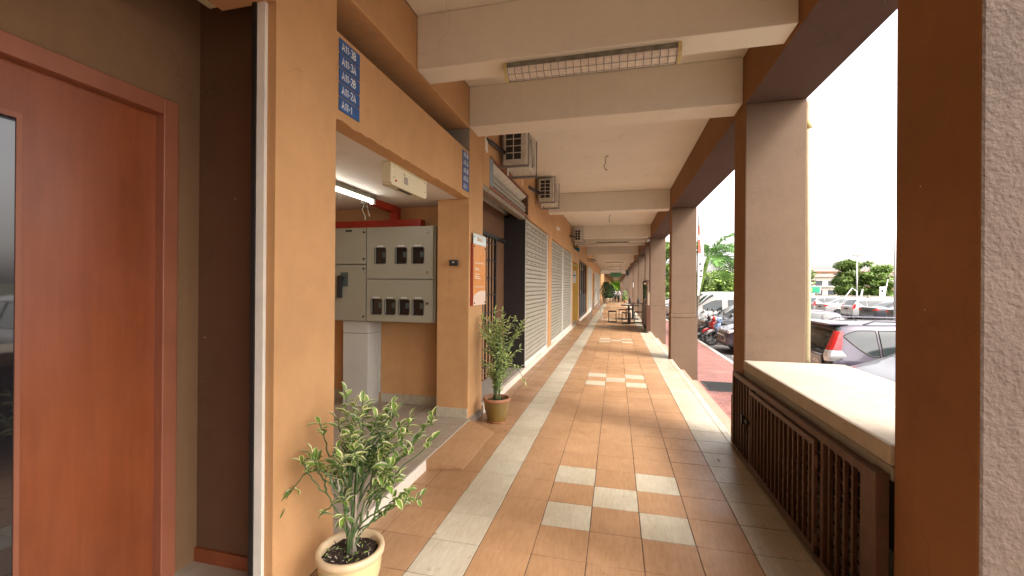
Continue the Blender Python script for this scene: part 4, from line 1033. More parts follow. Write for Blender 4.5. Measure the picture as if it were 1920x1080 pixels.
# station: x, bottom, belt, roof, halfwidth, roof halfwidth     (front = +x)
CAR = {
 'mpv': dict(L=4.3, H=1.62, st=[(-2.12, 0.42, 0.62, 0.66, 0.7, 0.55), (-2.1, 0.3, 0.86, 0.9, 0.8, 0.66), (-2.04, 0.26, 1.09, 1.2, 0.84, 0.66), (-1.93, 0.25, 1.11, 1.42, 0.85, 0.62), (-1.82, 0.25, 1.11, 1.585, 0.855, 0.6), (-1.3, 0.24, 1.09, 1.62, 0.86, 0.62), (-0.3, 0.24, 1.08, 1.63, 0.86, 0.63), (0.5, 0.24, 1.07, 1.58, 0.86, 0.61), (0.95, 0.24, 1.07, 1.36, 0.86, 0.6), (1.35, 0.24, 0.98, 1.05, 0.85, 0.62), (1.8, 0.25, 0.82, 0.92, 0.82, 0.6), (2.08, 0.28, 0.66, 0.76, 0.74, 0.52), (2.18, 0.4, 0.52, 0.58, 0.62, 0.44)],
   win=[(-1.82, -1.38, 'q'), (-1.34, -.42, 'd'), (-.37, .92, 'd')], rear=(-2.05, -1.84), ws=(.62, 1.33), wheels=(-1.32, 1.32)),
 'hatch': dict(L=3.9, H=1.5, st=[(-1.9, .42, .6, .64, .66, .5), (-1.88, .28, .84, .90, .78, .62), (-1.80, .25, .95, 1.02, .81, .62), (-1.6, .24, .97, 1.34, .82, .58), (-1.4, .24, .96, 1.44, .825, .57), (-.8, .24, .95, 1.49, .83, .58), (0, .24, .93, 1.50, .83, .58), (.4, .24, .92, 1.44, .83, .57), (.9, .24, .92, 1.14, .82, .58), (1.15, .24, .90, .99, .82, .58), (1.6, .25, .78, .88, .79, .56), (1.88, .28, .62, .72, .71, .5), (1.95, .38, .5, .56, .6, .42)],
   win=[(-1.5, -1.0, 'q'), (-.95, -.1, 'd'), (-.05, .8, 'd')], rear=(-1.80, -1.48), ws=(.35, 1.12), wheels=(-1.2, 1.2)),
 'sedan': dict(L=4.5, H=1.45, st=[(-2.2, .42, .66, .70, .66, .5), (-2.18, .28, .90, .94, .80, .66), (-2.1, .25, .98, 1.01, .84, .68), (-1.7, .24, .99, 1.04, .855, .66), (-1.5, .24, .98, 1.07, .86, .62), (-1.1, .24, .96, 1.28, .86, .57), (-.7, .24, .95, 1.41, .86, .56), (-.2, .24, .93, 1.45, .86, .57), (.35, .24, .92, 1.40, .86, .56), (.75, .24, .92, 1.20, .86, .57), (1.15, .24, .91, .99, .85, .60), (1.7, .25, .80, .88, .83, .58), (2.1, .28, .64, .74, .76, .52), (2.22, .38, .5, .56, .62, .42)],
   win=[(-1.25, -.92, 'q'), (-.88, -.1, 'd'), (-.05, .82, 'd')], rear=(-1.55, -.75), ws=(.32, 1.12), wheels=(-1.33, 1.38)),
 'van': dict(L=4.7, H=1.93, st=[(-2.3, .45, .8, .86, .76, .7), (-2.28, .32, 1.02, 1.4, .82, .72), (-2.22, .28, 1.04, 1.82, .84, .70), (-2.0, .28, 1.04, 1.91, .845, .70), (-.5, .28, 1.03, 1.94, .845, .71), (.8, .28, 1.02, 1.93, .845, .70), (1.2, .28, 1.02, 1.84, .845, .69), (1.6, .28, 1.01, 1.50, .845, .69), (1.95, .28, .99, 1.16, .84, .68), (2.15, .3, .90, 1.0, .81, .64), (2.3, .34, .70, .80, .74, .58), (2.34, .42, .55, .62, .66, .5)],
   win=[(-2.1, -1.0, 'd'), (-.9, .50, 'd'), (.78, 1.62, 'd')], rear=(-2.29, -2.2), ws=(1.15, 1.93), wheels=(-1.4, 1.55)),
}
def make_car(kind, pm, label, group, mirror=None, tall_tail=False):
    D = CAR[kind]; S = catmull(D['st'], 6); t = thing('parked_car' if kind != 'van' else 'parked_van', (0, 0, 0), label, 'van' if kind == 'van' else 'car', group)
    rows = []
    for (x, zb, zs_, zr, w_, wr) in S:
        h = zs_-zb; g = max(zr-zs_, .02)
        P = [(0, zb), (w_*.82, zb), (w_*.965, zb+.07*h/.7), (w_*.995, zb+h*.35), (w_, zb+h*.62), (w_*.975, zs_-.09*h/.7), (w_*.93, zs_), (w_*.93+(wr-w_*.93)*.55, zs_+g*.52), (wr*1.0, zs_+g*.86), (wr*.82, zs_+g*.975), (0, zr)]
        if g < .14: P[7] = (w_*.93+(wr-w_*.93)*.4, zs_+g*.35); P[8] = (wr*.98, zs_+g*.7)
        sec = catmull(P, 3); rows.append([(x, y, z) for y, z in sec])
    nc = len(rows[0]); groups = {}
    def put(key, q): groups.setdefault(key, []).append(q)
    wx = D['wheels']
    for i in range(len(rows)-1):
        xm = (rows[i][0][0]+rows[i+1][0][0])/2; zr_ = S[i][3]-S[i][2]
        for k in range(nc-1):
            q = [rows[i][k], rows[i+1][k], rows[i+1][k+1], rows[i][k+1]]
            zc = sum(p[2] for p in q)/4; band = k/3.0; key = 'body'
            if band >= 8 and D['rear'][0] < xm < D['rear'][1]: key = 'rear'
            if band >= 8 and D['ws'][0] < xm < D['ws'][1]: key = 'ws'
            if band < 5 and any((xm-c)**2+(zc-.31)**2 < .345**2 for c in wx) and q[0][1] > .4: continue
            if band < 1.9: key = 'under' if key == 'body' else key
            put(key, q)
    def meshof(key, name, m, par, out_=0.0):
        mb = MB()
        for q in groups.get(key, []):
            for sgn in (1, -1):
                mb.add([(p[0], (p[1]+out_*.0)*sgn, p[2]) for p in q], [(0, 1, 2, 3) if sgn > 0 else (3, 2, 1, 0)])
        # merge
        me_o = mb.build(name, m, par, smooth=True, fixn=False)
        bm = bmesh.new(); bm.from_mesh(me_o.data); bmesh.ops.remove_doubles(bm, verts=bm.verts, dist=.0008); bmesh.ops.recalc_face_normals(bm, faces=bm.faces); bm.to_mesh(me_o.data); bm.free()
        return me_o
    caps = MB()
    for r_ in (rows[0], rows[-1]):
        poly = [(p[0], p[1], p[2]) for p in r_]+[(p[0], -p[1], p[2]) for p in r_[-2:0:-1]]; caps.add(poly, [tuple(range(len(poly)))])
    body = meshof('body', 'body', pm, t); caps.build('end_panel', pm, body)
    if 'under' in groups: meshof('under', 'sill_trim', PLAST, body)
    def ysurf2(x, z):
        i = max(0, min(len(rows)-2, sum(1 for r_ in rows if r_[0][0] <= x)-1)); a_, b_ = rows[i], rows[i+1]
        t_ = min(1, max(0, (x-a_[0][0])/max(1e-6, b_[0][0]-a_[0][0]))); sec = [(p[1]*(1-t_)+q[1]*t_, p[2]*(1-t_)+q[2]*t_) for p, q in zip(a_, b_)]
        for k_ in range(9, len(sec)-1):
            if sec[k_][1] <= z <= sec[k_+1][1]:
                f_ = (z-sec[k_][1])/max(1e-6, sec[k_+1][1]-sec[k_][1]); return sec[k_][0]*(1-f_)+sec[k_+1][0]*f_
        return sec[15][0] if z < sec[15][1] else sec[24][0]
    def zlims(x):
        i = max(0, min(len(S)-2, sum(1 for r_ in S if r_[0] <= x)-1)); t_ = (x-S[i][0])/(S[i+1][0]-S[i][0])
        zs_ = S[i][2]*(1-t_)+S[i+1][2]*t_; zr_ = S[i][3]*(1-t_)+S[i+1][3]*t_; return zs_, zr_
    for wi, (a, b, ty) in enumerate(D['win']):
        for sg in (1, -1):
            mb = MB(); NX, NZ = 14, 6; vs = []
            for i in range(NX+1):
                f_ = i/NX; x = a+(b-a)*f_; zs_, zr_ = zlims(x); g_ = zr_-zs_; lo, hi = zs_+.02+g_*.03, zs_+g_*(.80 if kind != 'van' else .60)
                if ty == 'q':
                    e_ = 1-(1-min(1, f_*1.0))**2; mid = lo+(hi-lo)*.80; lo = mid+(lo-mid)*min(1, e_*1.05); hi = mid+(hi-mid)*min(1, (1-(1-min(1, f_*1.6))**2))
                hi = max(hi, lo+.004)
                for k_ in range(NZ+1): z = lo+(hi-lo)*k_/NZ; vs.append((x, sg*(ysurf2(x, z)+.006), z))
            mb.add(vs, [(i*(NZ+1)+k_, (i+1)*(NZ+1)+k_, (i+1)*(NZ+1)+k_+1, i*(NZ+1)+k_+1) for i in range(NX) for k_ in range(NZ)])
            wo_ = mb.build('side_window', CARGL, t, smooth=True)
            bd = [vs[i*(NZ+1)] for i in range(NX+1)]+[vs[NX*(NZ+1)+k_] for k_ in range(1, NZ+1)]+[vs[i*(NZ+1)+NZ] for i in range(NX-1, -1, -1)]+[vs[k_] for k_ in range(NZ-1, -1, -1)]
            MB().tube(bd, .007, 4, cap=False).build('window_seal', SEAMB, wo_)
    meshof('rear', 'rear_window', CARGL, t); meshof('ws', 'windscreen', CARGL, t)
    # window surrounds and door shut-lines
    def ysurf(x, z):
        i = min(range(len(rows)), key=lambda i_: abs(rows[i_][0][0]-x)); r_ = rows[i]
        best = min(r_[3:-6], key=lambda p: abs(p[2]-z)); return best[1]
    for xx in sorted({a for a, b, ty in D['win'] if ty == 'd'} | {D['win'][-1][1]+.12}):
        for s_ in (1, -1): MB().tube([(xx, s_*(ysurf(xx, z)+.001), z) for z in (.36, .5, .65, .8, .9)], .005, 4).build('door_gap', SEAMB, body)
    hd = MB()
    for (a, b, ty) in D['win']:
        if ty == 'd':
            for s_ in (1, -1):
                y_ = ysurf(a+.15, .84)+.012; hd.box(a+.08, a+.24, s_*y_-.01, s_*y_+.01, .82, .845)
    hd.build('door_handles', pm, body, bevel=.004)
    # wheels
    for cx in wx:
        ar = MB()
        for s_ in (1, -1):
            y_ = ysurf(cx, .62)
            ar.tube([(cx+.36*math.cos(R(a)), s_*(y_-.008), .31+.36*math.sin(R(a))) for a in range(-8, 190, 12)], .016, 6)
        ar.build('wheel_arch', pm, body)
        ln_ = MB().lathe([(.37, -.78), (.37, .78)], (cx, 0, .31), 24, 'y'); ln_.build('arch_liner', PLAST, body)
        for s_ in (1, -1):
            y_ = .83 if kind != 'hatch' else .80
            ty_ = MB().lathe([(.19, -.02), (.29, -.02), (.31, .02), (.312, .16), (.29, .2), (.19, .2)] if s_ < 0 else [(.19, .02), (.29, .02), (.31, -.02), (.312, -.16), (.29, -.2), (.19, -.2)], (cx, s_*y_, .31), 28, 'y')
            wo = ty_.build('wheel', TYRE, t, smooth=True)
            rm = MB(); rm.lathe([(.20, -s_*.02), (.19, 0), (.17, -s_*.03)], (cx, s_*y_, .31), 24, 'y')
            rm.lathe([(.19, -s_*.08), (0, -s_*.08)], (cx, s_*y_, .31), 24, 'y')
            for q in range(7):
                a = q*2*math.pi/7; rm.bar((cx, s_*(y_-.02), .31), (cx+.185*math.cos(a), s_*(y_-.01), .31+.185*math.sin(a)), .045, .02)
            rm.lathe([(0, 0), (.04, 0), (.05, -s_*.03)], (cx, s_*y_, .31), 12, 'y')
            rm.build('rim', RIM, wo)
    xr, xf = D['st'][0][0], D['st'][-1][0]; we = D['st'][2][4]
    # tail lamps
    for s_ in (1, -1):
        zt = .98 if kind in ('sedan',) else 1.02
        if kind == 'mpv':
            def lamp(poly, m_):
                b_ = MB(); vs = []
                for (z, xa_, xb_, yo, yi) in poly:
                    vs += [(xb_, s_*(yo+.004), z), (xa_+.04, s_*yo, z), (xa_+.008, s_*(yo-.035), z), (xa_, s_*yi, z), (xb_, s_*yi, z)]
                n_ = 5
                b_.add(vs, [(i*n_+q, i*n_+(q+1) % n_, (i+1)*n_+(q+1) % n_, (i+1)*n_+q) for i in range(len(poly)-1) for q in range(n_)]+[tuple(range(n_)), tuple(range((len(poly)-1)*n_, len(poly)*n_))])
                return b_.build('tail_lamp', m_, t, bevel=.004)
            lamp([(1.215, -2.09, -1.93, .852, .71), (1.3, -2.05, -1.91, .835, .70), (1.4, -2.0, -1.89, .80, .68), (1.5, -1.95, -1.86, .755, .65)], REDL)
            lamp([(1.04, -2.13, -2.02, .835, .76), (1.10, -2.125, -1.90, .858, .72), (1.13, -2.12, -1.86, .862, .71), (1.21, -2.095, -1.925, .853, .71)], CLRL)
        elif kind == 'sedan':
            MB().prism([(-2.215, .80), (-1.86, .88), (-2.16, .97)], s_*.845, s_*.5, 'y').build('tail_lamp', REDL, t, bevel=.02)
        elif kind == 'hatch':
            MB().prism([(-1.915, .74), (-1.70, .84), (-1.66, 1.12), (-1.80, 1.05)], s_*.815, s_*.60, 'y').build('tail_lamp', REDL, t, bevel=.02)
        else: MB().box(-2.315, -2.24, min(s_*.70, s_*.83), max(s_*.70, s_*.83), .75, 1.05).build('tail_lamp', REDL, t, bevel=.015)
        # headlamps
        zf = D['st'][-3][3]-.10; wf = D['st'][-2][4]
        MB().prism([(xf-.08, zf-.10), (xf-.36, zf+.0), (xf-.42, zf+.07), (xf-.12, zf+.0)], s_*(wf+.05), s_*(wf-.28), 'y').build('headlamp', CLRL, t, bevel=.03)
        # mirror
        a = D['win'][-1][1]; m_ = MB(); yb = ysurf(a, .98); m_.bar((a-.02, s_*(yb-.06), .97), (a-.0, s_*(yb+.06), 1.0), .05, .03)
        m_.sphere((a, s_*(yb+.12), 1.03), .1, 12, 8, (.6, 1.1, .8)); m_.build('mirror', mirror or pm, t, smooth=True)
    MB().box(xf-.05, xf+.012, -.45, .45, .44, .56).build('front_grille', PLAST, t, bevel=.01)
    MB().box(xf-.06, xf+.010, -.6, .6, .28, .40).build('lower_intake', PLAST, t, bevel=.01)
    for xx, s_ in ((xf+.013, 1), (xr-.01, -1)):
        MB().box(min(xx, xx+.006*s_), max(xx, xx+.006*s_), -.25, .25, .48 if s_ > 0 else .72, .58 if s_ > 0 else .82).build('number_plate', PLAST if s_ < 0 else BLACKP, t)
    MB().box(xr-.02, xr+.12, -.66, .66, .34, .52).build('rear_bumper', pm, t, bevel=.03)
    at_ = MB().tube([(D['st'][5][0], .0, D['H']-.03), (D['st'][5][0]-.18, 0, D['H']+.14)], .005, 6); at_.build('aerial', BLACKP, t)
    return t
RZ = -.70
def place(t, x, y, rz): t.location = (x, y, RZ); t.rotation_euler = (0, 0, rz)
GN = 'cars parked in the row beside the pavement'; GF = 'cars parked in the far row'
mpv = make_car('mpv', P_MAUV, 'silver mauve people carrier with a black tailgate parked beyond the concrete sill', GN)
# black tailgate with model letters, roof rails
MB().box(-2.125, -2.05, -.66, .66, .70, 1.12).build('tailgate', P_BLK, mpv, bevel=.02)
textmesh('ALZA', .07, (-2.13, -.40, .98), (0, -1, 0), (0, 0, 1), CHROME, mpv, sx=1.1)
MB().box(-2.0, -1.70, -.56, .56, 1.575, 1.61).build('rear_spoiler', P_MAUV, mpv, bevel=.015)
rl = MB()
for s_ in (1, -1): MB().tube([(-1.5, s_*.55, 1.60), (-1.35, s_*.55, 1.655), (.3, s_*.55, 1.655), (.45, s_*.55, 1.60)], .014, 8).build('roof_rail', P_MAUV, mpv)
place(mpv, 5.32, 8.45, 0)
silver = make_car('mpv', P_SILV, 'silver car with black mirrors, only its bonnet showing over the concrete sill', GN, mirror=BLACKP)
place(silver, 5.05, 6.12, math.pi); silver.scale = (1.1, 1.1, 1.21)
dark = make_car('hatch', P_DARK, 'dark plum hatchback with its nose by the kerb past the steps', GN)
place(dark, 5.28, 15.7, math.pi); dark.scale = (.94, 1, 1)
g2 = make_car('hatch', P_SILV, 'silver grey hatchback between the scooters and the white van', GN); place(g2, 5.5, 20.3, math.pi)
van = make_car('van', P_WHITE, 'white van parked nose to the pavement behind the scooters', GN); place(van, 5.75, 23.1, math.pi)
sed = make_car('sedan', P_GREY, 'dark grey sedan with red tail lamps in the far row', GF); place(sed, 17.6, 31.6, R(4))
wh2 = make_car('hatch', P_WHITE, 'white hatchback left of the dark grey sedan in the far row', GF); place(wh2, 17.6, 34.6, 0)
ws2 = make_car('sedan', P_WHITE, 'white sedan left of the white hatchback in the far row', GF); place(ws2, 17.5, 37.6, 0)
far = [(sed, 17.5, 28.5, 0, 'dark grey sedan cut off by the near pillar edge in the far row'), (wh2, 17.6, 40.6, 0, 'white hatchback fourth from the lamp post in the far row'), (ws2, 17.5, 43.4, 0, 'white sedan deep in the far row'),
       (g2, 17.5, 46.2, 0, 'silver grey hatchback deep in the far row'), (wh2, 17.5, 49, 0, 'white hatchback near the end of the far row'), (ws2, 17.5, 52, 0, 'white sedan near the end of the far row'),
       (van, 5.8, 26.0, math.pi, 'white van behind the first white van'), (ws2, 5.6, 29.0, math.pi, 'white sedan behind the vans beside the pavement'), (wh2, 5.4, 31.8, math.pi, 'white hatchback behind the vans beside the pavement'), (g2, 5.4, 34.8, math.pi, 'silver grey hatchback far along the pavement'), (ws2, 5.5, 38, math.pi, 'white sedan far along the pavement'), (wh2, 5.5, 41, math.pi, 'white hatchback far along the pavement')]
for src, x, y, rz, lab in far:
    c = copy_tree(src); place(c, x, y, rz); c['label'] = lab; c['group'] = GF if x > 10 else GN

# ------------------------------------------------------------------ scooters
def make_scooter(pm, pm2, label):
    t = thing('scooter', (0, 0, 0), label, 'scooter', 'scooters parked by the kerb')
    for cx in (-.62, .62):
        w_ = MB(); pts = [(cx+.25*math.cos(a*math.pi/12), 0, .29+.25*math.sin(a*math.pi/12)) for a in range(25)]; w_.tube(pts, .04, 8, cap=False)
        wo = w_.build('wheel', TYRE, t, smooth=True); rm = MB().lathe([(.21, -.015), (.22, 0), (.21, .015)], (cx, 0, .29), 20, 'y')
        for q in range(5): a = q*2*math.pi/5; rm.bar((cx, 0, .29), (cx+.21*math.cos(a), 0, .29+.21*math.sin(a)), .03, .02)
        rm.lathe([(0, -.04), (.06, -.03), (.06, .03), (0, .04)], (cx, 0, .29), 12, 'y'); rm.build('rim', RIM, wo)
    fr_ = MB(); fr_.tube([(.62, .07, .29), (.50, .06, .62), (.42, .03, .86)], .02, 8); fr_.tube([(.62, -.07, .29), (.50, -.06, .62), (.42, -.03, .86)], .02, 8); fr_.tube([(.42, 0, .8), (.36, 0, 1.0)], .03, 8)
    fr_.tube([(-.62, .1, .29), (-.1, .1, .34)], .025, 8); fr_.tube([(-.62, -.12, .3), (-.2, -.13, .30)], .035, 8); fr_.build('fork', BLACKM, t)
    def shell(pts, hw, name, m):   # closed side outline with rounded width
        b = MB(); n = len(pts); cx = sum(p[0] for p in pts)/n; cz = sum(p[1] for p in pts)/n
        for sgn in (1, -1): pass
        vs = []
        for yy, k in ((-hw, .72), (-hw*.8, .93), (0, 1.0), (hw*.8, .93), (hw, .72)): vs += [(cx+(p[0]-cx)*k, yy, cz+(p[1]-cz)*k) for p in pts]
        fs = [(i*n+j_, i*n+(j_+1) % n, (i+1)*n+(j_+1) % n, (i+1)*n+j_) for i in range(4) for j_ in range(n)]+[tuple(range(n)), tuple(range(4*n, 5*n))]
        return b.add(vs, fs).build(name, m, t, smooth=False, bevel=.01)
    shell([(.50, .86), (.56, .70), (.42, .45), (.24, .36), (.18, .46), (.34, .74), (.38, .92)], .17, 'leg_shield', pm)
    shell([(.22, .40), (.24, .50), (-.05, .56), (-.25, .52), (-.2, .30), (.1, .30)], .12, 'centre_body', pm2)
    shell([(-.12, .58), (-.2, .70), (-.62, .78), (-.86, .80), (-.80, .66), (-.5, .48), (-.2, .42)], .13, 'tail_body', pm)
    shell([(.80, .47), (.86, .40), (.78, .56), (.62, .63), (.45, .58), (.42, .50), (.6, .56)], .07, 'front_mudguard', pm2)
    shell([(.44, .90), (.52, .98), (.46, 1.08), (.34, 1.08), (.28, .98), (.34, .90)], .12, 'handlebar_cover', pm)
    MB().sphere((.50, 0, 1.0), .075, 12, 8, (.5, 1.1, .9)).build('headlamp', CLRL, t, smooth=True)
    shell([(-.06, .70), (-.04, .76), (-.4, .80), (-.78, .88), (-.80, .82), (-.45, .74)], .13, 'seat', SEATM)
    hb = MB().tube([(.30, -.34, 1.06), (.36, -.12, 1.03), (.36, .12, 1.03), (.30, .34, 1.06)], .014, 8)
    for s_ in (1, -1): hb.tube([(.33, s_*.24, 1.05), (.35, s_*.30, 1.24)], .006, 6); hb.sphere((.35, s_*.31, 1.28), .055, 10, 6, (.3, 1.2, .8))
    hb.build('handlebar', BLACKM, t, smooth=True)
    MB().box(-.90, -.84, -.07, .07, .68, .76).build('tail_lamp', REDL, t, bevel=.01)
    MB().bar((-.05, .12, .3), (-.12, .26, .02), .02).build('side_stand', BLACKM, t)
    return t
s1 = make_scooter(P_BLUE, P_WHITE, 'pale blue and white scooter beside the dark plum hatchback'); s1.location = (4.10, 17.35, RZ); s1.rotation_euler = (R(-6), 0, R(188))
s2 = make_scooter(P_RED, P_RED, 'red scooter standing between the blue and the black scooters'); s2.location = (4.05, 18.0, RZ); s2.rotation_euler = (R(-6), 0, R(192))
s3 = make_scooter(P_BLK, P_BLK, 'black scooter behind the red one near the palm'); s3.location = (4.0, 18.6, RZ); s3.rotation_euler = (R(-6), 0, R(190))
s4 = make_scooter(P_WHITE, P_BLK, 'white and black scooter at the far end of the corridor, left one'); s4.location = (-.35, 42.6, 0); s4.rotation_euler = (0, 0, R(-95))
for (x, y, a, lab) in ((.25, 47.9, -88, 'white and black scooter at the far end of the corridor, middle one'), (.68, 47.6, -84, 'white and black scooter at the far end of the corridor, right one'), (-.05, 49.2, -92, 'white and black scooter at the far end of the corridor, behind the others')):
    c = copy_tree(s4); c.location = (x, y-5.2, 0); c.rotation_euler = (0, 0, R(a)); c['label'] = lab
for o in (s4,): o['group'] = 'scooters across the end of the corridor'
for o in bpy.data.objects:
    if o.parent is None and o.get('label', '').startswith('white and black scooter'): o['group'] = 'scooters across the end of the corridor'

# ------------------------------------------------------------------ far block of the arcade
FB = thing('far_arcade', (0, 60, 0), 'next shophouse block whose arcade continues beyond the cross street', 'building')
MB().box(-9, 1.6, 56, 130, -.7, 0).build('plinth', T_OR, FB); MB().box(-9, 1.6, 56, 130, 3.13, 9).build('upper_storey', MAUVE, FB)
MB().box(-9, -1.5, 56, 130, 0, 3.13).build('shop_wall', ORANGE, FB)
for k in range(12): MB().box(1.1, 1.6, 56.2+6*k, 56.6+6*k, 0, 3.13).build('pillar', MAUVE, FB)
for k in range(8):
    MB().box(-.5, .5, 60+7*k, 60.1+7*k, 3.02, 3.12).build('lamp', WHITEL, FB)

# ------------------------------------------------------------------ trees
def leafcloud(mb, blobs, n, ls, flat=.5):
    tot = sum(b[3]*b[4]*b[5] for b in blobs)**1.0
    for (cx, cy, cz, rx, ry, rz) in blobs:
        k = int(n*(rx*ry*rz)/tot)
        for _ in range(k):
            v = Vector((random.gauss(0, 1), random.gauss(0, 1), random.gauss(0, 1))).normalized()*(random.random()**.33)
            if v.length > .72 and random.random() < .25: v *= 1.12
            p = Vector((cx+v.x*rx, cy+v.y*ry, cz+v.z*rz))
            d = Vector((random.gauss(0, 1), random.gauss(0, 1), random.gauss(0, flat))).normalized()
            s_ = d.cross(Vector((random.gauss(0, .5), random.gauss(0, .5), 1))).normalized(); l = ls*random.uniform(.5, 1.3)
            mb.add([p-s_*l*.35-d*l*.2, p+d*l*.6-s_*l*.1, p+d*l*.5+s_*l*.3, p+s_*l*.35-d*l*.3], [(0, 1, 2, 3)])
def tree(x, y, H, Rr, label, m, n=9000, ls=.45, group='trees beyond the car park', z=-.72, low=.25):
    t = thing('tree', (x, y, z), label, 'tree', group)
    tk = MB().tube([(x, y, z), (x+.1, y, z+H*.25), (x-.1, y+.1, z+H*.6)], [H*.03, H*.022, H*.01], 10)
    for q in range(6):
        a = q*1.05+random.random(); tk.tube([(x, y, z+H*(.2+.05*q)), (x+Rr*.4*math.cos(a), y+Rr*.4*math.sin(a), z+H*(.45+.04*q)), (x+Rr*.75*math.cos(a), y+Rr*.75*math.sin(a), z+H*(.55+.05*q))], [H*.014, H*.01, H*.004], 6)
    tk.build('trunk', BARK, t)
    bl = []
    for _ in range(30):
        a = random.uniform(0, 6.28); r = Rr*math.sqrt(random.random())*.85; zz = random.uniform(low, .93); k = math.sqrt(max(.1, 1-((zz-.5)/.55)**2))
        s_ = random.uniform(.16, .32)*Rr; bl.append((x+r*k*math.cos(a), y+r*k*math.sin(a), z+H*zz, s_*1.25, s_*1.25, s_*.8))
    c = MB(); leafcloud(c, bl, n, ls); c.build('crown', m, t, fixn=False); return t
tree(46.6, 100, 7.9, 4.3, 'broad bushy tree behind the tall lamp post, left half of the pair', LEAFT, 14000, low=.12)
tree(50.4, 98, 6.9, 3.2, 'rounder lighter green tree to the right of the lamp post', LEAFH, 11000, low=.12)
for i, (x, y, H, Rr, lab, m) in enumerate(((13, 66, 4.3, 4.5, 'pale green tree far behind the palm, leftmost of its row', LEAFH), (18.5, 68, 4.6, 4.5, 'pale green tree far behind the palm, middle of its row', LEAFH), (9.5, 62, 4.1, 3.5, 'dark green tree glimpsed low behind the palm trunk', LEAFT), (24, 70, 6.5, 4.5, 'green tree hidden mostly by the second pillar', LEAFT), (4.6, 50, 7.5, 3.2, 'green street tree seen in the gap past the third pillar', LEAFT))):
    tree(x, y, H, Rr, lab, m, 6000, .45, z=-.72, low=.15)
tree(-.4, 140, 9, 6, 'bright lime green tree closing the view at the end of the arcade', LIME, 5000, .7, low=.1)
# palm
def palm():
    bx, by = 3.35, 19.3; t = thing('palm_tree', (bx, by, -.7), 'young palm with arching fronds leaning over the parked scooters', 'palm')
    pts = [(bx-.25, by, -.7), (bx-.12, by, .4), (bx+.0, by, 1.2), (bx+.22, by, 2.1), (bx+.42, by, 2.75)]
    MB().tube([pts[0], pts[1], pts[2]], [.15, .12, .11], 12).build('trunk', BARK, t, smooth=True)
    MB().tube([pts[2], pts[3], pts[4]], [.11, .10, .06], 12).build('crownshaft', LEAF2, t, smooth=True)
    top = Vector(pts[-1])
    for q, (a, el_, L_) in enumerate(((.1, 1.15, 1.6), (.55, .95, 1.5), (-.1, .62, 1.7), (.3, .35, 1.75), (-.35, .2, 1.6), (-.9, .75, 1.5), (.75, .1, 1.6), (1.6, .8, 1.5), (2.4, 1.0, 1.5), (3.1, .6, 1.6), (3.9, .9, 1.5), (-1.5, .4, 1.5), (0.0, .05, 1.5))):
        d0 = Vector((math.cos(a)*math.cos(el_), math.sin(a)*math.cos(el_), math.sin(el_))); pts_ = []; N = 14; p = top.copy(); d = d0.copy()
        for i in range(N+1): pts_.append(p.copy()); d = (d+Vector((0, 0, -.10))).normalized(); p = p+d*L_/N
        m = MB(); m.tube(pts_, [.02*(1-.8*i/N) for i in range(N+1)], 5)
        for i in range(2, N+1):
            for sub in (0, .5):
                if i == N and sub: continue
                c = pts_[i] if not sub else pts_[i].lerp(pts_[i+1], .5)
                dd = (pts_[min(i+1, N)]-pts_[i-1]).normalized(); s_ = dd.cross(Vector((0, 0, 1))).normalized(); up = s_.cross(dd)
                ll = .55*math.sin(math.pi*(.12+.80*i/N))+.10
                for sg in (1, -1):
                    e = c+(dd*.55+s_*sg*.75+up*random.uniform(-.1, .35))*ll; mid = c.lerp(e, .5)+up*.03; e = e-Vector((0, 0, ll*.28)); wv = dd*.022
                    m.add([c-wv, mid-wv*1.3, e, mid+wv*1.3, c+wv], [(0, 1, 3, 4), (1, 2, 3)])
        m.build('frond', LEAFP, t, fixn=False)
palm()

# feather banner on its pole behind the third pillar
bn = thing('feather_banner', (1.75, 9.75, -.55), 'tall red and white feather banner standing just outside the third pillar', 'banner')
MB().tube([(1.70, 9.8, -.55), (1.69, 9.8, 2.0), (1.70, 9.8, 2.7), (1.715, 9.8, 3.05)], .009, 8).build('pole', BLACKM, bn)
fb_ = MB(); N = 16
for i in range(N):
    def pt(j_):
        z = 1.30+1.60*j_/N; wv = .012*math.sin(j_*1.1); wd = .11*math.sin(math.pi*(.10+.85*(1-j_/N)))+.01
        return (1.70, 9.8, z), (1.70+wd, 9.8+wv+.01, z+.02*math.sin(j_*.9))
    a, b = pt(i); c, d = pt(i+1); mid0 = tuple((p+q)/2 for p, q in zip(a, b)); mid1 = tuple((p+q)/2 for p, q in zip(c, d))
    fb_.mat(1 if (i in (9, 10, 11, 13, 14)) else 0).add([a, mid0, mid1, c], [(0, 1, 2, 3)]); fb_.mat(0).add([mid0, b, d, mid1], [(0, 1, 2, 3)])
fo = fb_.build('cloth', [BANW, BANR], bn); so = fo.modifiers.new('thickness', 'SOLIDIFY'); so.thickness = .003
MB().box(1.735, 1.76, 9.79, 9.797, 1.95, 2.0).box(1.75, 1.79, 9.79, 9.797, 1.82, 1.85).box(1.74, 1.78, 9.79, 9.797, 1.70, 1.73).build('print_marks', INK, bn)

